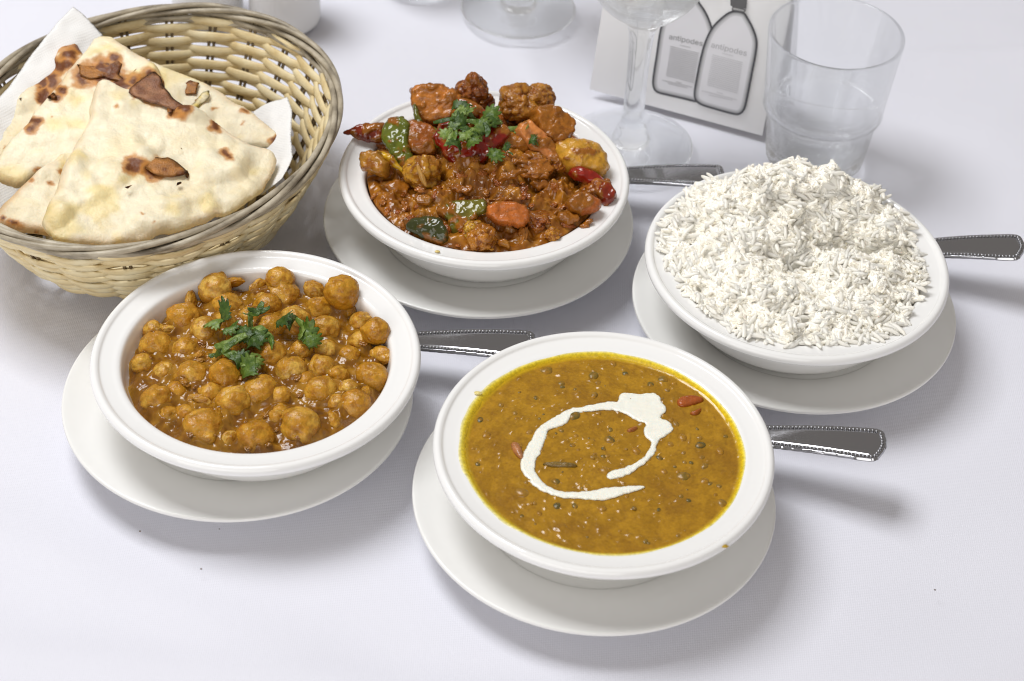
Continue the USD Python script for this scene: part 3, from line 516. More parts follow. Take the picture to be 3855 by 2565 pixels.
veg('carrot_chunk', 'round sauce covered carrot slice on the spoon side', 'carrot', [(1465,830),(1490,780),(1540,755),(1600,760),(1650,800),(1640,850),(1570,870),(1500,860)], .0475, (.42, .11, .018), .42, .010, (.1, -.55, .8), 16, edge=.0026)
veg('onion_piece', 'flat amber onion piece beside the red pepper', 'onion', [(1060,440),(1110,385),(1190,380),(1235,420),(1245,480),(1190,500),(1110,485)], .0575, (.38, .135, .014), .3, .004, (.1, -.55, .8), 17, False, .003, .002)
veg('onion_piece', 'brown onion leaf behind the green pepper strip', 'onion', [(525,330),(590,325),(680,370),(700,440),(660,520),(560,520),(510,440)], .0555, (.31, .085, .010), .4, .005, (-.1, -.55, .8), 18, False, .003, .002)
veg('green_pepper_sliver', 'thin green pepper sliver beside the big carrot slab', 'green pepper', [(550,225),(575,222),(590,270),(612,335),(595,345),(560,290)], .0590, (.11, .115, .015), .1, .0025, U, 19, True, .001, .001)
veg('green_pepper_sliver', 'narrow green pepper edge tucked under the red pepper', 'green pepper', [(672,365),(700,360),(715,420),(712,465),(690,465),(670,410)], .0570, (.12, .13, .014), .1, .003, U, 20, True, .001, .001)
for i, pts in enumerate([[(1090,560),(1180,535),(1260,560),(1250,590),(1160,585),(1100,590)], [(1050,650),(1110,625),(1200,600),(1250,620),(1150,660),(1060,680)], [(1200,520),(1290,500),(1370,560),(1340,580),(1270,550),(1210,545)], [(1180,640),(1280,600),(1360,610),(1370,650),(1260,670)], [(1230,680),(1330,660),(1380,690),(1330,735),(1250,720)], [(930,590),(1010,560),(1080,580),(1040,620),(950,640)],
                         [(1270,570),(1330,560),(1350,600),(1290,610)], [(760,700),(860,690),(930,720),(880,760),(790,750)], [(990,780),(1100,760),(1170,790),(1100,805),(1010,800)], [(1380,880),(1470,850),(1560,880),(1520,930),(1420,920)], [(1540,920),(1640,890),(1600,950),(1540,965)], [(1040,1030),(1110,1020),(1150,1060),(1090,1080)], [(380,690),(470,660),(560,700),(500,760),(410,750)], [(1180,325),(1240,308),(1258,325),(1200,350)], [(560,770),(640,750),(680,800),(600,830)]]):
    cx, cy = np.mean(pts, 0); o = surf_at('A', cx, cy, hA, cA, .0026)
    poly, o, ex, ey, n = traced('A', pts, o, (rng.normal(0, .2), -.45, .85), 1); poly = ragged(poly, .0008, .0036, 420, 80 + i)
    mesh, xy, d = slab(poly, o, ex, ey, n, .0030, .0014, .0006, top=lambda q, dd: .0036 * (fbm(np.c_[q * 300, np.full(len(q), i)], 3, 30 + i) - .5), bend=lambda q: -40 * q[:, 1]**2)
    v = np.array(mesh.vertices); col, m_ = coated(v, [(.34, .115, .010), (.31, .10, .009), (.38, .15, .016)][i % 3], .55, 60 + i)
    put(tA, 'onion_slice', mesh, M['sauce'], col)
def floret(label, x, y, z, s, seed, c0, stalk=None, squash=(1, 1, .9), name='cauliflower_floret'):
    p = at('A', x, y, z); r = s / 10690; r2 = np.random.default_rng(seed)
    ico = trimesh.creation.icosphere(5, 1.0); u = np.array(ico.vertices)
    cs = r2.normal(size=(130, 3)); cs /= np.linalg.norm(cs, axis=1, keepdims=True)
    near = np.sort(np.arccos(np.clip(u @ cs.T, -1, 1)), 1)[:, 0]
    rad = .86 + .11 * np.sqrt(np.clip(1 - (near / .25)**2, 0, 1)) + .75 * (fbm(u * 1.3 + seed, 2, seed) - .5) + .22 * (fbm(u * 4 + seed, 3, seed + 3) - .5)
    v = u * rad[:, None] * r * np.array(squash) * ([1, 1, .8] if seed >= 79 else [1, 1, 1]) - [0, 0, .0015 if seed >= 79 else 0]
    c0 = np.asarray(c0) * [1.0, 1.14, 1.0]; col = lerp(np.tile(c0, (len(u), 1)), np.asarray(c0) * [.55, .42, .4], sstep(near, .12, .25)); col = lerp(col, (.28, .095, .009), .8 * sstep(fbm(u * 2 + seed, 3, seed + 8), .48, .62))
    t = Thing(name, label, 'cauliflower', p)
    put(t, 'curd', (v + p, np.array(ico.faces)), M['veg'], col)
    if stalk:
        a, b = at('A', stalk[0], stalk[1], z + .003), at('A', stalk[2], stalk[3], z)
        b2, fb, u2 = blob(1.0, seed + 4, (1, 1, 1), .15, 3); d = b - a; L = np.linalg.norm(d); ex, ey, n = basis(np.array(EYE - p) / np.linalg.norm(EYE - p), d)
        v2 = (a + b) / 2 + n * r * .52 + b2[:, :1] * ex * L * .6 + b2[:, 1:2] * ey * .0016 + b2[:, 2:] * n * .0018
        put(t, 'stalk', (v2, fb), M['veg'], np.tile((.52, .27, .06), (len(v2), 1)))
floret('orange cauliflower floret with pale stalk on the basket side', 612, 625, .0520, 112, 71, (.46, .19, .018), (590, 600, 625, 690))
floret('tall dark brown cauliflower knob at the very back', 905, 150, .0640, 100, 72, (.24, .06, .008), squash=(1, 1, 1.15))
floret('brown cauliflower base leaning below the tall dark knob', 960, 225, .0570, 85, 73, (.17, .035, .006))
floret('big ochre cauliflower head at the back of the curry', 1180, 225, .0585, 135, 74, (.37, .13, .014))
floret('amber cauliflower lump on top of the potato cube', 1290, 185, .0600, 100, 75, (.40, .15, .02))
floret('small yellow cauliflower tip at the front edge', 910, 960, .0455, 62, 76, (.52, .25, .028))
floret('knobbly orange cauliflower piece at the front edge', 960, 1020, .0425, 95, 77, (.42, .14, .014))
floret('loose orange cauliflower crumb by the front rim', 1380, 992, .0430, 42, 78, (.48, .18, .02), name='cauliflower_crumb')
floret('shredded brown cauliflower heap in the middle of the curry', 1250, 570, .0530, 105, 79, (.34, .10, .011), squash=(1.25, 1, .75))
floret('brown cauliflower lump under the red pepper scrap', 1640, 720, .0450, 95, 80, (.36, .10, .014))
floret('orange brown cauliflower lump next to the salmon carrot', 1420, 560, .0510, 62, 82, (.42, .13, .016))
floret('brown cauliflower lump between rim and front carrot', 1290, 900, .0440, 80, 85, (.25, .06, .008), squash=(1.2, 1, .8))
LA = [(530,200,.0105,-10,'l'),(640,270,.0110,-30,'l'),(730,330,.0090,-60,'s'),(1080,430,.0125,70,'l'),(1010,520,.0105,30,'l'),(1160,470,.0080,40,'l'),(560,430,.0100,60,'l'),(480,560,.0110,80,'l'),(590,540,.0105,100,'l'),(700,600,.0115,-40,'l'),(760,640,.0105,20,'l'),(780,770,.0125,-70,'l'),(500,760,.0110,70,'s'),(520,880,.0105,85,'l'),(390,700,.0080,150,'l'),(640,730,.0090,10,'l'),(920,590,.0100,50,'l'),(1060,650,.0085,100,'s'),(330,470,.0095,10,'s'),(430,740,.0095,80,'s'),(850,500,.0085,-20,'s'),(1130,1020,.0095,-10,'l'),(1360,940,.0055,60,'l'),(1430,620,.0105,10,'s'),(1620,640,.0120,-15,'s'),(1820,740,.0095,-70,'s'),(1800,820,.0060,80,'l'),(1455,1020,.0030,-30,'s')]
def zA(x, y):
    z = .0705 if y < 950 and x < 1250 else .0625
    return at('O', x, y, z)
garnish('coriander_garnish', 'chopped coriander sprig on the red pepper of the vegetable curry', 'O', LA, zA)

# ------------------------------------------------------------------ rice (D)
cD = BOWL['D']
def hD(x, y):
    r = np.hypot(x, y); q = np.stack([x, y, 0 * x], -1)
    g = lambda cx, cy, sx, sy: np.exp(-((x - cx) / sx)**2 - ((y - cy) / sy)**2)
    h = .0390 + .0180 * g(-.022, .014, .034, .032) + .0290 * g(.012, .045, .036, .018) + .010 * g(-.03, .035, .025, .018) + .0125 * g(.036, -.012, .024, .016) + .0080 * g(.010, -.036, .030, .018) + .0120 * g(.052, .028, .010, .010) + .006 * g(-.03, -.025, .025, .025)
    h = h - .0125 * g(-.002, -.006, .014, .008) - .0110 * g(.043, .010, .022, .007) - .006 * g(.018, .006, .016, .006)
    return h + .0125 * (fbm(q * 62, 3, 31) - .5) + .0030 * (fbm(q * 210, 2, 32) - .5) + .0065 * np.maximum(0, fbm(q * 105, 2, 33) - .53) * 3
a = np.linspace(0, 2 * np.pi, 33)[:-1]
bnd = [(195,430),(190,520),(200,620),(262,700),(355,815),(430,885),(505,945),(570,1000),(690,1060),(780,1080),(860,1095),(950,1125),(1040,1110),(1150,1108),(1250,1108),(1390,1085),(1490,1050),(1572,1022),(1600,930),(1650,830),(1680,740),(1695,640),(1640,560),(1600,470),(1600,400),(1620,320),(1560,260),(1400,230),(1180,200),(1060,170),(900,170),(700,180),(480,200),(330,260),(240,330)]
bd = np.array([at('D', X, Y, .044)[:2] - cD for X, Y in bnd]); rb = np.hypot(*bd.T); bd *= np.minimum(1, .0735 / rb)[:, None]
ricepoly = Polygon(smooth_loop(bd, 1)).buffer(0)
mound, xy, d = slab(np.array(ricepoly.buffer(-.003).exterior.coords)[:-1], np.array([*cD, 0]), np.array([1., 0, 0]), np.array([0, 1., 0]), np.array([0, 0, 1.]), .001, .002, .0012, bend=lambda q: np.maximum(hD(q[:, 0], q[:, 1]) - .0016, .036))
tD = Thing('rice_mound', 'heap of white long grain boiled rice in the bowl', 'rice', (*cD, .03))
put(tD, 'rice_core', mound, M['rice_core'])
gs, grains = 9, []
def grain_mesh(seed):
    r = np.random.default_rng(seed); L = r.uniform(.0034, .0058); wd = r.uniform(.00106, .00136); t = np.array([-1, -.96, -.86, -.55, -.2, .2, .55, .86, .96, 1]); k = r.uniform(.0, .2)
    pr = np.clip(1 - np.abs(t)**4, 0.05, 1)**.5
    pts = np.stack([t * L, 0 * t, k * L * (1 - t**2)], 1)
    return tube(pts, wd * pr, wd * .86 * pr, side=(0, 1, 0), n=7)
variants = [grain_mesh(800 + i) for i in range(24)]
x0, y0, x1, y1 = ricepoly.bounds; NG = 5200; tries = 0
while len(grains) < NG:
    X, Y = rng.uniform(x0, x1), rng.uniform(y0, y1)
    if not ricepoly.contains(shapely.Point(X, Y)): continue
    e = 1e-3; h0, hx, hy = hD(np.array([X, X + e, X]), np.array([Y, Y, Y + e])); n = np.array([-(hx - h0) / e, -(hy - h0) / e, 1]); n /= np.linalg.norm(n)
    if rng.uniform() < .35 and np.linalg.norm(n[:2]) < .3: continue
    dep = ricepoly.exterior.distance(shapely.Point(X, Y))
    pos = np.array([X + cD[0], Y + cD[1], h0]) - n * rng.uniform(-.0006, .0016)
    rr = math.hypot(X, Y); floor = np.interp(rr, [.0, .058, .0628, .0655, .07, .076], [.02, .022, .031, .0404, .0419, .044]) + .0016
    pos[2] = max(pos[2], floor)
    az = rng.uniform(0, 2 * np.pi); ex, ey, nn = basis(n, (math.cos(az), math.sin(az), 0)); tl = rng.normal(0, .75 if rng.uniform() < .07 else .26)
    ex2 = ex * math.cos(tl) + nn * math.sin(tl); n2 = -ex * math.sin(tl) + nn * math.cos(tl); ro = rng.uniform(0, 6.28)
    ey2, n3 = ey * math.cos(ro) + n2 * math.sin(ro), -ey * math.sin(ro) + n2 * math.cos(ro)
    if rr > .066 and abs(ex2[2]) > .25: continue
    vm = variants[len(grains) % 24]
    grains.append((np.array(vm.vertices) @ np.stack([ex2, ey2, n3]) + pos, np.array(vm.faces)))
best = {}
for i, (v, f) in enumerate(grains):                                   # which grains are uppermost in view
    q = np.round(project(v) / 3).astype(int); dist = (v - EYE) @ FWD
    for (a_, b_), dd in zip(map(tuple, q), dist):
        if (a_, b_) not in best or best[(a_, b_)][0] > dd: best[(a_, b_)] = (dd, i)
count = np.bincount([b[1] for b in best.values()], minlength=len(grains)); order = np.argsort(-count, kind='stable'); own = set(order[:300].tolist())
for i in order[:300]: put(tD, 'rice_grain', grains[i], M['rice'])
put(tD, 'rice_grains', merge([trimesh.Trimesh(*g, process=False) for i, g in enumerate(grains) if i not in own]), M['rice'], kind='stuff')

# ------------------------------------------------------------------ bread basket
bc, ba, bb, bt = np.array([-.2052, .8241]), .1162, .0987, 1.1874
ZR = .063
def oval(phi, k, dr=0.):
    x, y = (ba * k + dr) * np.cos(phi), (bb * k + dr) * np.sin(phi); c, s = math.cos(bt), math.sin(bt)
    return bc[0] + x * c - y * s, bc[1] + x * s + y * c
tB = Thing('bread_basket', 'oval woven cane basket with grey twisted rim, holding the bread', 'basket', (*bc, 0))
NS = 24; NR = 15
def wall(s):                                                        # s 0 at the base, 1 under the rim: (scale, height)
    return .70 + .285 * s**.8, .004 + (ZR - .009) * s
ph = np.linspace(0, 2 * np.pi, 480, endpoint=False)
for i in range(NR):
    s = (i + .5) / NR; k, z = wall(s); z += rng.normal(0, .0003); k += rng.normal(0, .004); dr = .0019 * np.cos(NS / 2 * ph + (i % 2) * np.pi)
    dr = .0021 * np.sign(dr) * np.abs(dr / .0019)**.7
    x, y = oval(ph, k, dr); zz = z + .0016 * fbm(np.stack([np.cos(ph) * 3, np.sin(ph) * 3, 0 * ph + i], -1), 2, i) + .0003
    p = np.stack([x, y, zz], 1); out = p - [*bc, 0]; out[:, 2] = -.05 * 0; out /= np.linalg.norm(out, axis=1, keepdims=True)
    side = out + np.array([0, 0, -.45])
    put(tB, 'weaver', tube(p, .00125, .0026 * (1 + .10 * np.cos(NS * ph)), side=side, n=8, closed=True), M['cane'])
for i in range(5):                                                  # rows of the base
    k = .63 - i * .055; dr = .0012 * np.cos(NS / 2 * ph + (i % 2) * np.pi); x, y = oval(ph, k, 0)
    put(tB, 'weaver', tube(np.stack([x, y, .0035 + dr], 1), .0024, .0012, side=np.stack([np.cos(ph), np.sin(ph), 0 * ph], 1), n=8, closed=True), M['cane'])
for i in range(NS):
    for off in (-.016, .016):
        phi = 2 * np.pi * i / NS + off; phi = phi + 0.; ss = np.linspace(0, 1.1, 12); kk, zz = wall(np.minimum(ss, 1.12))
        x, y = oval(np.full(12, phi), kk); base = oval(phi, .35)
        p = np.vstack([[base[0], base[1], .0035], np.stack([x, y, zz], 1)])
        put(tB, 'stake', tube(p, .00095, .00095, side=(math.cos(phi + bt), math.sin(phi + bt), .3), n=6), M['stake'])
for i in range(4):                                                  # twisted rim strands
    w = np.linspace(0, 2 * np.pi, 600, endpoint=False); tw = 4 * w + i * np.pi / 2; rad = .0024 + .0006 * np.sin(3 * w + i)
    x, y = oval(w, 1.0, rad * np.cos(tw)); z = ZR + rad * .85 * np.sin(tw)
    put(tB, 'rim_strand', tube(np.stack([x, y, z], 1), .0017, .0015, n=8, closed=True), M['cane_rim'])
w = np.linspace(0, 2 * np.pi, 480, endpoint=False)
for i, (k, z) in enumerate([(.975, ZR - .0065), (.985, ZR - .0045)]):
    x, y = oval(w, k, .0016 * np.cos(12 * w + i * np.pi)); put(tB, 'rim_strand', tube(np.stack([x, y, z + 0 * w], 1), .0014, .0015, n=8, closed=True), M['cane_rim'])

# ------------------------------------------------------------------ napkins
def sheet(label, pts, anch, waves, seed):
    o, n = plane3('N', anch)
    mesh, xy, d = slab(*traced('N', pts, o, n, 0), .0007, .0004, .0013, bend=lambda q: waves * (fbm(np.c_[q * 45, np.full(len(q), seed)], 3, seed) - .5))
    put(None, 'paper_napkin', mesh, M['napkin'], label=label, category='napkin')
sheet('white embossed paper napkin peaking above the basket rim behind the bread', [(375,36),(420,68),(530,178),(500,300),(420,420),(300,640),(250,900),(120,1150),(-60,1120),(-60,560),(45,450),(130,320),(210,222),(300,110)], [(375, 38, .089), (-30, 700, .058), (500, 260, .074)], .006, 5)
sheet('white paper napkin corner showing between the bread and basket wall', [(1295,600),(1305,575),(1345,548),(1420,522),(1478,500),(1500,570),(1492,700),(1498,800),(1450,915),(1345,1000),(1150,1050),(1000,900),(1150,700)], [(1480, 500, .058), (1350, 985, .050), (1200, 700, .034)], .005, 8)

# ------------------------------------------------------------------ naan
TOAST, CHAR, BUTTER, DOUGH = np.array((.52, .22, .045)), np.array((.15, .043, .008)), np.array((.80, .60, .15)), np.array((.87, .78, .57))
def bread(label, pts, anch, thick, seed, spots, smooth=1, hump=.0035, edge_brown=.25):
    o, n = plane3('N', anch)
    poly, o, ex, ey, n = traced('N', pts, o, n, smooth + 1)
    poly = np.array(Polygon(poly).buffer(0).exterior.segmentize(.002).coords)[:-1]; poly = poly + .0042 * np.stack([fbm(np.c_[poly * 70, 0 * poly[:, 0] + k], 3, seed) - .5 for k in (0, 9)], 1)
    mesh, xy, d = slab(poly, o, ex, ey, n, thick, thick * .8, .0011, top=lambda q, dd: hump * (fbm(np.c_[q * 42, np.full(len(q), seed)], 3, seed) - .5) + .0017 * (fbm(np.c_[q * 150, np.full(len(q), seed)], 3, seed + 1) - .5), lower=.6,
                       bend=lambda q: .0030 * np.maximum(0, fbm(np.c_[q * 60, np.full(len(q), seed)], 2, seed + 7) - .55) * 4 + .009 * (fbm(np.c_[q * 18, np.full(len(q), seed)], 2, seed + 2) - .5))
    v = np.array(mesh.vertices); q = project(v, 'N'); q = q + 46 * np.stack([fbm(v * 110, 3, 91) - .5, fbm(v * 110, 3, 92) - .5], 1) * 2; n1, n2 = fbm(v * 260, 4, seed), fbm(v * 75, 3, seed + 3)
    col = lerp(DOUGH, DOUGH * [.97, .93, .84], sstep(n2, .45, .7)); bt_ = sstep(fbm(v * 55, 3, seed + 4), .53, .70)
    col = lerp(col, BUTTER, .5 * bt_); col = lerp(col, TOAST, edge_brown * sstep(fbm(v * 40, 3, seed + 6), .42, .62) * (1 - sstep(d, .001, .006)))
    for (x, y, r, st) in spots:
        t = st * np.exp(-((q[:, 0] - x)**2 + ((q[:, 1] - y) * 1.25)**2) / r**2) + .55 * (n1 - .5) * (np.hypot(q[:, 0] - x, q[:, 1] - y) < 2 * r)
        col = lerp(col, TOAST, .9 * sstep(t, .25, .55)); col = lerp(col, CHAR, sstep(t, .62, .9))
    return put(None, 'naan', mesh, M['naan'], col, label=label, category='naan', group='naan pieces in the basket')
def flake(parent, pts, o, n, lift, curl, seed, c0=CHAR, c1=TOAST):
    poly, o, ex, ey, n = traced('N', pts, np.array(o) + np.array(n) * lift, n, 0)
    R2 = np.abs(poly).max() + 1e-9
    poly = np.array(Polygon(poly).buffer(0).exterior.segmentize(R2 / 7).coords)[:-1]; poly = poly + R2 * .24 * np.stack([fbm(np.c_[poly / R2 * 2.6, 0 * poly[:, 0] + k + seed], 3, seed) - .5 for k in (0, 9)], 1)
    mesh, xy, d = slab(poly, o, ex, ey, n, .0006, .0003, max(R2 / 22, .00025), bend=lambda q: curl * ((q[:, 0] + q[:, 1]) / R2)**2 + .12 * R2 * (fbm(np.c_[q / R2 * 2, np.full(len(q), seed)], 3, seed) - .5))
    v = np.array(mesh.vertices); col = lerp(np.tile(c0, (len(v), 1)), c1, sstep(fbm(v * 260, 3, seed), .36, .60) * .75)
    put(parent, 'charred_flake', mesh, M['crust'], col, label='dark burnt crust flake')
A4 = [(385, 195, .079), (0, 640, .058), (250, 560, .066)]
n4 = bread('naan slice with long brown charred edge against the napkin', [(345,210),(380,192),(425,258),(470,330),(400,480),(300,620),(150,760),(-40,830),(-40,690),(60,570),(190,410),(270,310)], A4, .0060, 11, [(380,225,62,1.5),(350,285,60,1.45),(305,350,70,1.35),(262,420,72,1.3),(235,490,48,1.25),(210,430,45,1.1),(20,750,30,.8)])
A5 = [(800, 350, .064), (1440, 705, .052), (1000, 700, .052)]
n5 = bread('naan slice with browned corner beside the napkin at the basket wall', [(700,300),(800,345),(950,405),(1080,455),(1240,560),(1360,640),(1442,706),(1412,765),(1290,760),(1100,780),(900,700),(720,480)], A5, .0060, 12, [(1425,725,45,1.5),(1255,578,36,1.0),(1115,570,22,.8),(975,460,22,.9),(1250,650,18,.6)])
A2 = [(520, 190, .086), (0, 850, .064), (450, 760, .066)]
n2 = bread('naan triangle with big brown blister behind the front slice', [(495,190),(545,185),(605,210),(700,290),(790,345),(830,400),(860,560),(700,760),(420,860),(180,880),(85,968),(0,925),(-50,900),(-50,850),(110,670),(250,510),(330,420),(372,340),(435,258)], A2, .0070, 13, [(175,640,50,1.05),(300,450,36,1.0),(270,505,28,.9),(455,385,95,1.15),(540,370,95,1.3),(585,310,50,1.1),(620,430,60,1.2),(760,420,70,1.3),(850,470,75,1.3),(690,410,50,1.0),(310,455,40,1.2),(270,500,40,1.2),(185,870,24,.8),(275,615,10,.8)])
A3 = [(0, 1100, .061), (350, 800, .065), (230, 1200, .055)]
n3 = bread('plain naan corner at the front of the basket, beneath the big slice', [(-30,1095),(60,1010),(160,920),(260,850),(345,780),(500,800),(500,1100),(400,1225),(230,1215),(100,1182),(0,1150),(-30,1140)], A3, .0072, 14, [(70,1150,40,.9),(180,1180,22,.8),(300,870,25,.8),(160,940,18,.7),(265,935,22,.8),(10,1125,20,.9)], edge_brown=.5)
A1 = [(505, 432, .0825), (1428, 800, .062), (650, 1235, .062)]
n1 = bread('large front naan triangle with a dark flake on its middle', [(500,440),(520,430),(560,430),(640,470),(700,475),(760,488),(850,540),(960,560),(1050,608),(1180,680),(1290,735),(1400,762),(1428,800),(1420,850),(1385,910),(1340,990),(1250,1065),(1100,1130),(960,1172),(800,1215),(650,1245),(500,1250),(330,1240),(215,1185),(212,1130),(260,1040),(300,930),(330,860),(360,770),(410,700),(448,620),(478,530)], A1, .0072, 15, [(1160,800,42,1.0),(1105,660,36,1.0),(705,500,34,.9),(610,555,16,.7),(700,850,70,1.15),(800,870,85,1.2),(860,880,55,1.15),(850,480,60,1.0),(930,545,60,1.1),(900,590,40,1.0),(950,885,22,1.0),(800,500,80,.7),(920,600,45,.7),(790,1140,18,.55),(715,1100,16,.55),(880,545,26,.8)], hump=.0062)
o1, nn1 = plane3('N', A1); o2, nn2 = plane3('N', A2); o5, nn5 = plane3('N', A5)
flake(n1, [(632,818),(690,815),(740,828),(790,830),(820,815),(860,820),(905,868),(900,900),(840,925),(780,915),(720,880),(660,850)], o1, nn1, .0030, .001, 1)
for i, pts in enumerate([[(928,862),(950,857),(970,878),(950,898),(930,890)], [(832,568),(870,556),(892,580),(880,608),(840,595)], [(890,590),(925,568),(988,610),(960,640),(905,632)], [(660,962),(690,950),(680,975)], [(1190,958),(1208,945),(1212,960),(1200,968)], [(1238,850),(1252,840),(1255,856)], [(1132,1003),(1150,995),(1158,1010),(1142,1018)], [(890,925),(908,918),(915,930),(898,945)], [(930,770),(945,766),(938,778)]]):
    flake(n1, pts, o1, nn1, .0042, .0003, 10 + i)
flake(n2, [(392,335),(440,335),(500,300),(560,290),(602,280),(608,330),(602,390),(650,450),(600,440),(520,405),(440,415),(400,395)], o2, nn2, .0030, .001, 21)
flake(n2, [(285,440),(320,418),(345,450),(340,480),(300,480)], o2, nn2, .0034, .0005, 22); flake(n2, [(240,500),(280,480),(302,510),(250,518)], o2, nn2, .0034, .0005, 23)
flake(n2, [(650,390),(690,365),(735,380),(730,430),(690,460),(655,440)], o2, nn2, .0046, .0015, 24, (.30, .11, .02), (.52, .25, .05))
flake(n2, [(735,400),(780,372),(830,400),(900,460),(925,510),(980,550),(990,580),(900,560),(800,510),(700,465)], o1, nn1, .0052, .0018, 25, (.20, .075, .03), (.40, .19, .09))
flake(n5, [(940,440),(960,428),(1010,438),(1000,490),(950,490)], o5, nn5, .0052, .001, 26); flake(n5, [(1000,500),(1028,490),(1015,545),(985,558)], o5, nn5, .0056, .002, 27, TOAST, CHAR); flake(n5, [(1040,470),(1080,455),(1075,490),(1010,560),(980,545)], o5, nn5, .0065, .003, 28, BUTTER, DOUGH)
flake(n1, [(95,515),(108,510),(104,530)], *plane3('N', A4), .006, .001, 33)

# ------------------------------------------------------------------ glasses, card, shakers
def glass_profile(outer, inner): return [(0, outer[0][1])] + outer + inner[::-1] + [(0, inner[0][1])]
tum = at('F', 1873, 360, 0)
out = [tuple(p) for p in curve([(.0265, .0), (.0288, .0008), (.0296, .004), (.0312, .018), (.0326, .0325), (.0343, .0347), (.0354, .0363), (.0353, .0385), (.0362, .052), (.0385, .080), (.0390, .0868), (.0386, .0880)], 5)]
inn = [tuple(p) for p in curve([(.010, .0068), (.022, .0075), (.0265, .0105), (.0285, .02), (.0306, .034), (.0325, .0385), (.0338, .052), (.0363, .080), (.0370, .0868), (.0378, .0880)], 5)]
flute = lambda a, z: 1 - .020 * (1 - np.abs(np.cos(a * 9))) * ((z < .0325) & (z > .003))
t = Thing('tumbler', 'clear glass tumbler with a raised ring and fluted base behind the rice', 'tumbler', tum)
put(t, 'glass', lathe(glass_profile(out, inn), 180, tum, flute), M['tumbler_glass'])
def wine(label, c, height):
    t = Thing('wine_glass', label, 'wine glass', c)
    o = [tuple(p) for p in curve([(.036, .0), (.0376, .0009), (.0378, .0018), (.034, .0028), (.022, .0042), (.0130, .0060), (.0100, .0100), (.0088, .0145), (.0070, .0175), (.0064, .030), (.0062, .050), (.0068, .070), (.0082, .082), (.0125, .0895), (.022, .0965), (.031, .108), (.0365, .125), (.038, .145), (.036, .17), (.0335, .19)], 5)]
    i = [tuple(p) for p in curve([(.004, .0925), (.0125, .0950), (.021, .1000), (.0295, .110), (.035, .126), (.0366, .145), (.0347, .17), (.0327, .1895)], 5)]
    s = height / .0895
    sc = lambda L: [(r, z * s if z > .0175 else z) for r, z in L]
    put(t, 'glass', lathe(glass_profile(sc(o), sc(i)), 96, c), M['glass'])
wine('clear wine glass stem standing in front of the printed card', at('F', 1450, 336, 0), .0905)
wine('clear wine glass whose round foot stands behind the vegetable curry', at('F', 1193, 22, 0), .0905)
hc = at('F', 950, -42, 0); t = Thing('ribbed_glass', 'ribbed glass holder at the far edge behind the curry', 'glass holder', hc)
put(t, 'glass', lathe(glass_profile([(.020, 0), (.0232, .001), (.0245, .004), (.0262, .03), (.028, .06)], [(.010, .005), (.021, .006), (.0225, .009), (.0245, .03), (.0264, .0600)]), 160, hc, lambda a, z: 1 + .03 * np.abs(np.cos(14 * a)) * (z < .055)), M['glass'])
for px, lab in ((480, 'smooth white ceramic shaker, half hidden by the basket rim'), (657, 'smooth white ceramic shaker standing clear of the basket rim')):
    c = at('F', px, 48, 0) if px > 500 else at('F', px, 30, 0)
    t = Thing('ceramic_shaker', lab, 'shaker', c, 'white ceramic shakers behind the basket')
    put(t, 'ceramic_shell', lathe(np.vstack([[(0, .0005)], curve([(.0175, .0), (.0205, .0008), (.0222, .003), (.0228, .008), (.0228, .040), (.0222, .062), (.019, .070), (.010, .0735)], 6), [(0, .074)]]), 72, c), M['ceramic'])
    put(t, 'pouring_hole', lathe([(0, .0740), (.0012, .0740), (.0012, .0746), (0, .0746)], 16, c), M['ink'])
# tent card with a printed front
pl, pr = at('F', 1357, 207, 0), at('F', 1754, 314, 0)
ce = pr - pl; CW = np.linalg.norm(ce); ce /= CW; back = np.array([-ce[1], ce[0], 0]); back = back if back[1] > 0 else -back
CH, LEAN = .105, .22
cu = np.array([0, 0, 1.]) + back * LEAN; cu /= np.linalg.norm(cu); cn = np.cross(ce, cu); cn = cn if np.dot(cn, EYE - pl) > 0 else -cn
tK = Thing('tent_card', 'folded white card printed with two bottles behind the wine glass', 'table card', pl)
def quad_panel(a, b, c, d, th, nrm): 
    v = np.array([a, b, c, d, a - nrm * th, b - nrm * th, c - nrm * th, d - nrm * th]); f = np.array([(0,1,2),(0,2,3),(6,5,4),(7,6,4),(0,4,5),(0,5,1),(1,5,6),(1,6,2),(2,6,7),(2,7,3),(3,7,4),(3,4,0)])
    return trimesh.Trimesh(v, f, process=False)
topL, topR = pl + cu * CH, pr + cu * CH
put(tK, 'front_panel', quad_panel(pl + [0, 0, .0004], pr + [0, 0, .0004], topR, topL, .0005, cn), M['card'], smooth=False)
bl, br = pl + back * CH * .44, pr + back * CH * .44; bn = np.cross(ce, topL - bl); bn /= np.linalg.norm(bn); bn = bn if np.dot(bn, back) > 0 else -bn
put(tK, 'back_panel', quad_panel(bl + [0, 0, .0004], br + [0, 0, .0004], topR + [0, 0, .0003], topL + [0, 0, .0003], .0005, bn), M['card'], smooth=False)
def card2(pts): q = on_plane('K', pts, pl, cn) - pl; return np.stack([q @ ce, q @ cu], 1)
def printed(parent, name, shape, lift, m, kind=None):
    polys = [shape] if shape.geom_type == 'Polygon' else list(getattr(shape, 'geoms', []))
    ms = []
    for g in polys:
        if g.is_empty or g.area < 1e-10: continue
        e = trimesh.creation.extrude_polygon(g, .00006); e = trimesh.Trimesh(pl + e.vertices[:, :1] * ce + e.vertices[:, 1:2] * cu + (e.vertices[:, 2:] + lift) * cn, e.faces, process=False); ms.append(e)
    return put(parent, name, merge(ms), m, smooth=False, kind=kind)
B1 = Polygon(smooth_loop(card2([(800,-20),(790,2),(730,38),(672,105),(645,200),(625,350),(602,490),(600,545),(622,588),(700,605),(800,628),(905,655),(925,600),(945,480),(985,300),(990,220),(965,130),(930,60),(895,15),(890,-15)]), 2)).buffer(0)
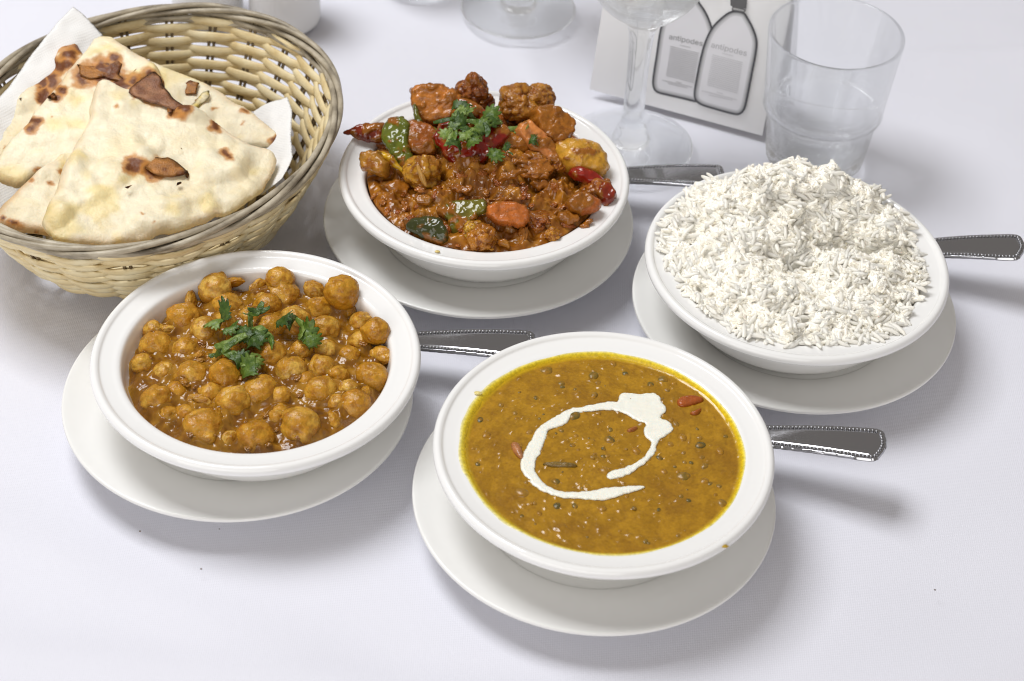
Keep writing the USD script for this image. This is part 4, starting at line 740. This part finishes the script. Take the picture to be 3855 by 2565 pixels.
B2 = Polygon(smooth_loop(card2([(1108,62),(1040,108),(975,175),(932,268),(905,370),(880,500),(864,590),(872,632),(905,662),(980,685),(1110,722),(1155,726),(1188,695),(1205,620),(1232,480),(1262,330),(1268,250),(1240,170),(1205,108),(1184,74)]), 2)).buffer(0)
for bi, (B, cut) in enumerate(((B1, B2), (B2, None))):
    base = .0001 + bi * .0009
    cutf = (lambda g: g.difference(cut.buffer(.0001))) if cut is not None else (lambda g: g)
    bp = printed(tK, 'bottle_print', cutf(B), base, M['print_fill'])
    lay = [(B.buffer(.0003).difference(B.buffer(-.0008)), 'ink'), (B.buffer(-.0008).difference(B.buffer(-.0014)), 'ink1'), (B.buffer(-.0014).difference(B.buffer(-.0021)), 'ink2'), (B.buffer(-.0021).difference(B.buffer(-.003)), 'ink3')]
    side = Polygon(card2([(560, 400), (1300, 660), (1300, 760), (560, 720)]))
    for s_, mm in lay: printed(bp, 'outline_ink', cutf(s_), base + .0001, M[mm])
    for (q0, q1) in ([((705, 246), (916, 292))], [((974, 296), (1198, 352))])[bi]:
        a, b = card2([q0])[0], card2([q1])[0]; txt = meshkit.text_mesh('antipodes', 1.0); L = txt.bounds[1][0] - txt.bounds[0][0]
        d = b - a; Lr = np.linalg.norm(d); d /= Lr; up2 = np.array([-d[1], d[0]]); s = Lr / L; vv = np.array(txt.vertices)
        zz = (vv[:, 2] - vv[:, 2].min()) / max(np.ptp(vv[:, 2]), 1e-9) * .00005 + base + .0002
        p2 = a + (vv[:, :1] - txt.bounds[0][0]) * s * d + vv[:, 1:2] * s * up2 * .95
        if bi == 0:
            keep = ~shapely.contains(B2, shapely.points(p2)); fc = np.array(txt.faces); fc = fc[keep[fc].all(1)]
        else: fc = np.array(txt.faces)
        put(bp, 'lettering', (pl + p2[:, :1] * ce + p2[:, 1:] * cu + zz[:, None] * cn, fc), M['ink2' if bi else 'ink1'], smooth=False)
    quad = [[(715, 288), (895, 332), (862, 528), (686, 482)], [(985, 338), (1175, 388), (1140, 592), (946, 538)]][bi]
    q = card2(quad); lines = []; nl = 17
    def line(a, b, w): d = (b - a) / np.linalg.norm(b - a); u_ = np.array([-d[1], d[0]]) * w; return Polygon([a - u_, b - u_, b + u_, a + u_])
    for i in range(nl):
        t_ = (i + .5) / nl; lines.append(line(q[0] * (1 - t_) + q[3] * t_, q[1] * (1 - t_) + q[2] * t_, .00022))
    for a, b in [[((775, 286), (842, 302)), ((662, 508), (852, 552)), ((700, 528), (820, 556)), ((750, 518), (785, 526))], [((1045, 334), (1115, 352)), ((915, 572), (1140, 630)), ((960, 598), (1110, 632)), ((1010, 580), (1050, 592))]][bi]:
        q2 = card2([a, b]); lines.append(line(q2[0], q2[1], .0002))
    printed(bp, 'small_print', cutf(shapely.union_all(lines)), base + .0002, M['ink3' if bi else 'ink2'], kind='stuff')
neck = Polygon(card2([(1108, 62), (1112, 40), (1195, 58), (1184, 76)])); capp = Polygon(card2([(1096, -40), (1205, -15), (1198, 52), (1140, 50), (1098, 33)]))
printed(tK, 'bottle_neck_print', neck.buffer(.0002).difference(neck.buffer(-.0005)), .00135, M['ink0']); printed(tK, 'bottle_cap_print', capp, .0013, M['ink0'])

# crumbs on the cloth
for (x, y, s) in [(463, 1310, .0004), (322, 1223, .0004), (2152, 1358, .0004), (1130, 1352, .0003), (505, 1218, .0003)]:
    p = at('F', x, y, .0006); v, f, u = blob(s, int(x), (1.2, 1, .7), .3, 2)
    put(None, 'crumb', (v + p, f), M['crust'], np.tile((.12, .07, .04), (len(v), 1)), label={463: 'dark crumb on the cloth below the chickpea saucer', 322: 'small brown crumb on the cloth beyond the chickpea saucer edge', 2152: 'brown crumb alone on the cloth beside the lentil saucer', 1130: 'tiny crumb on the cloth touching the lentil saucer', 505: 'tiny dark crumb just under the chickpea saucer front'}[x], category='crumb')
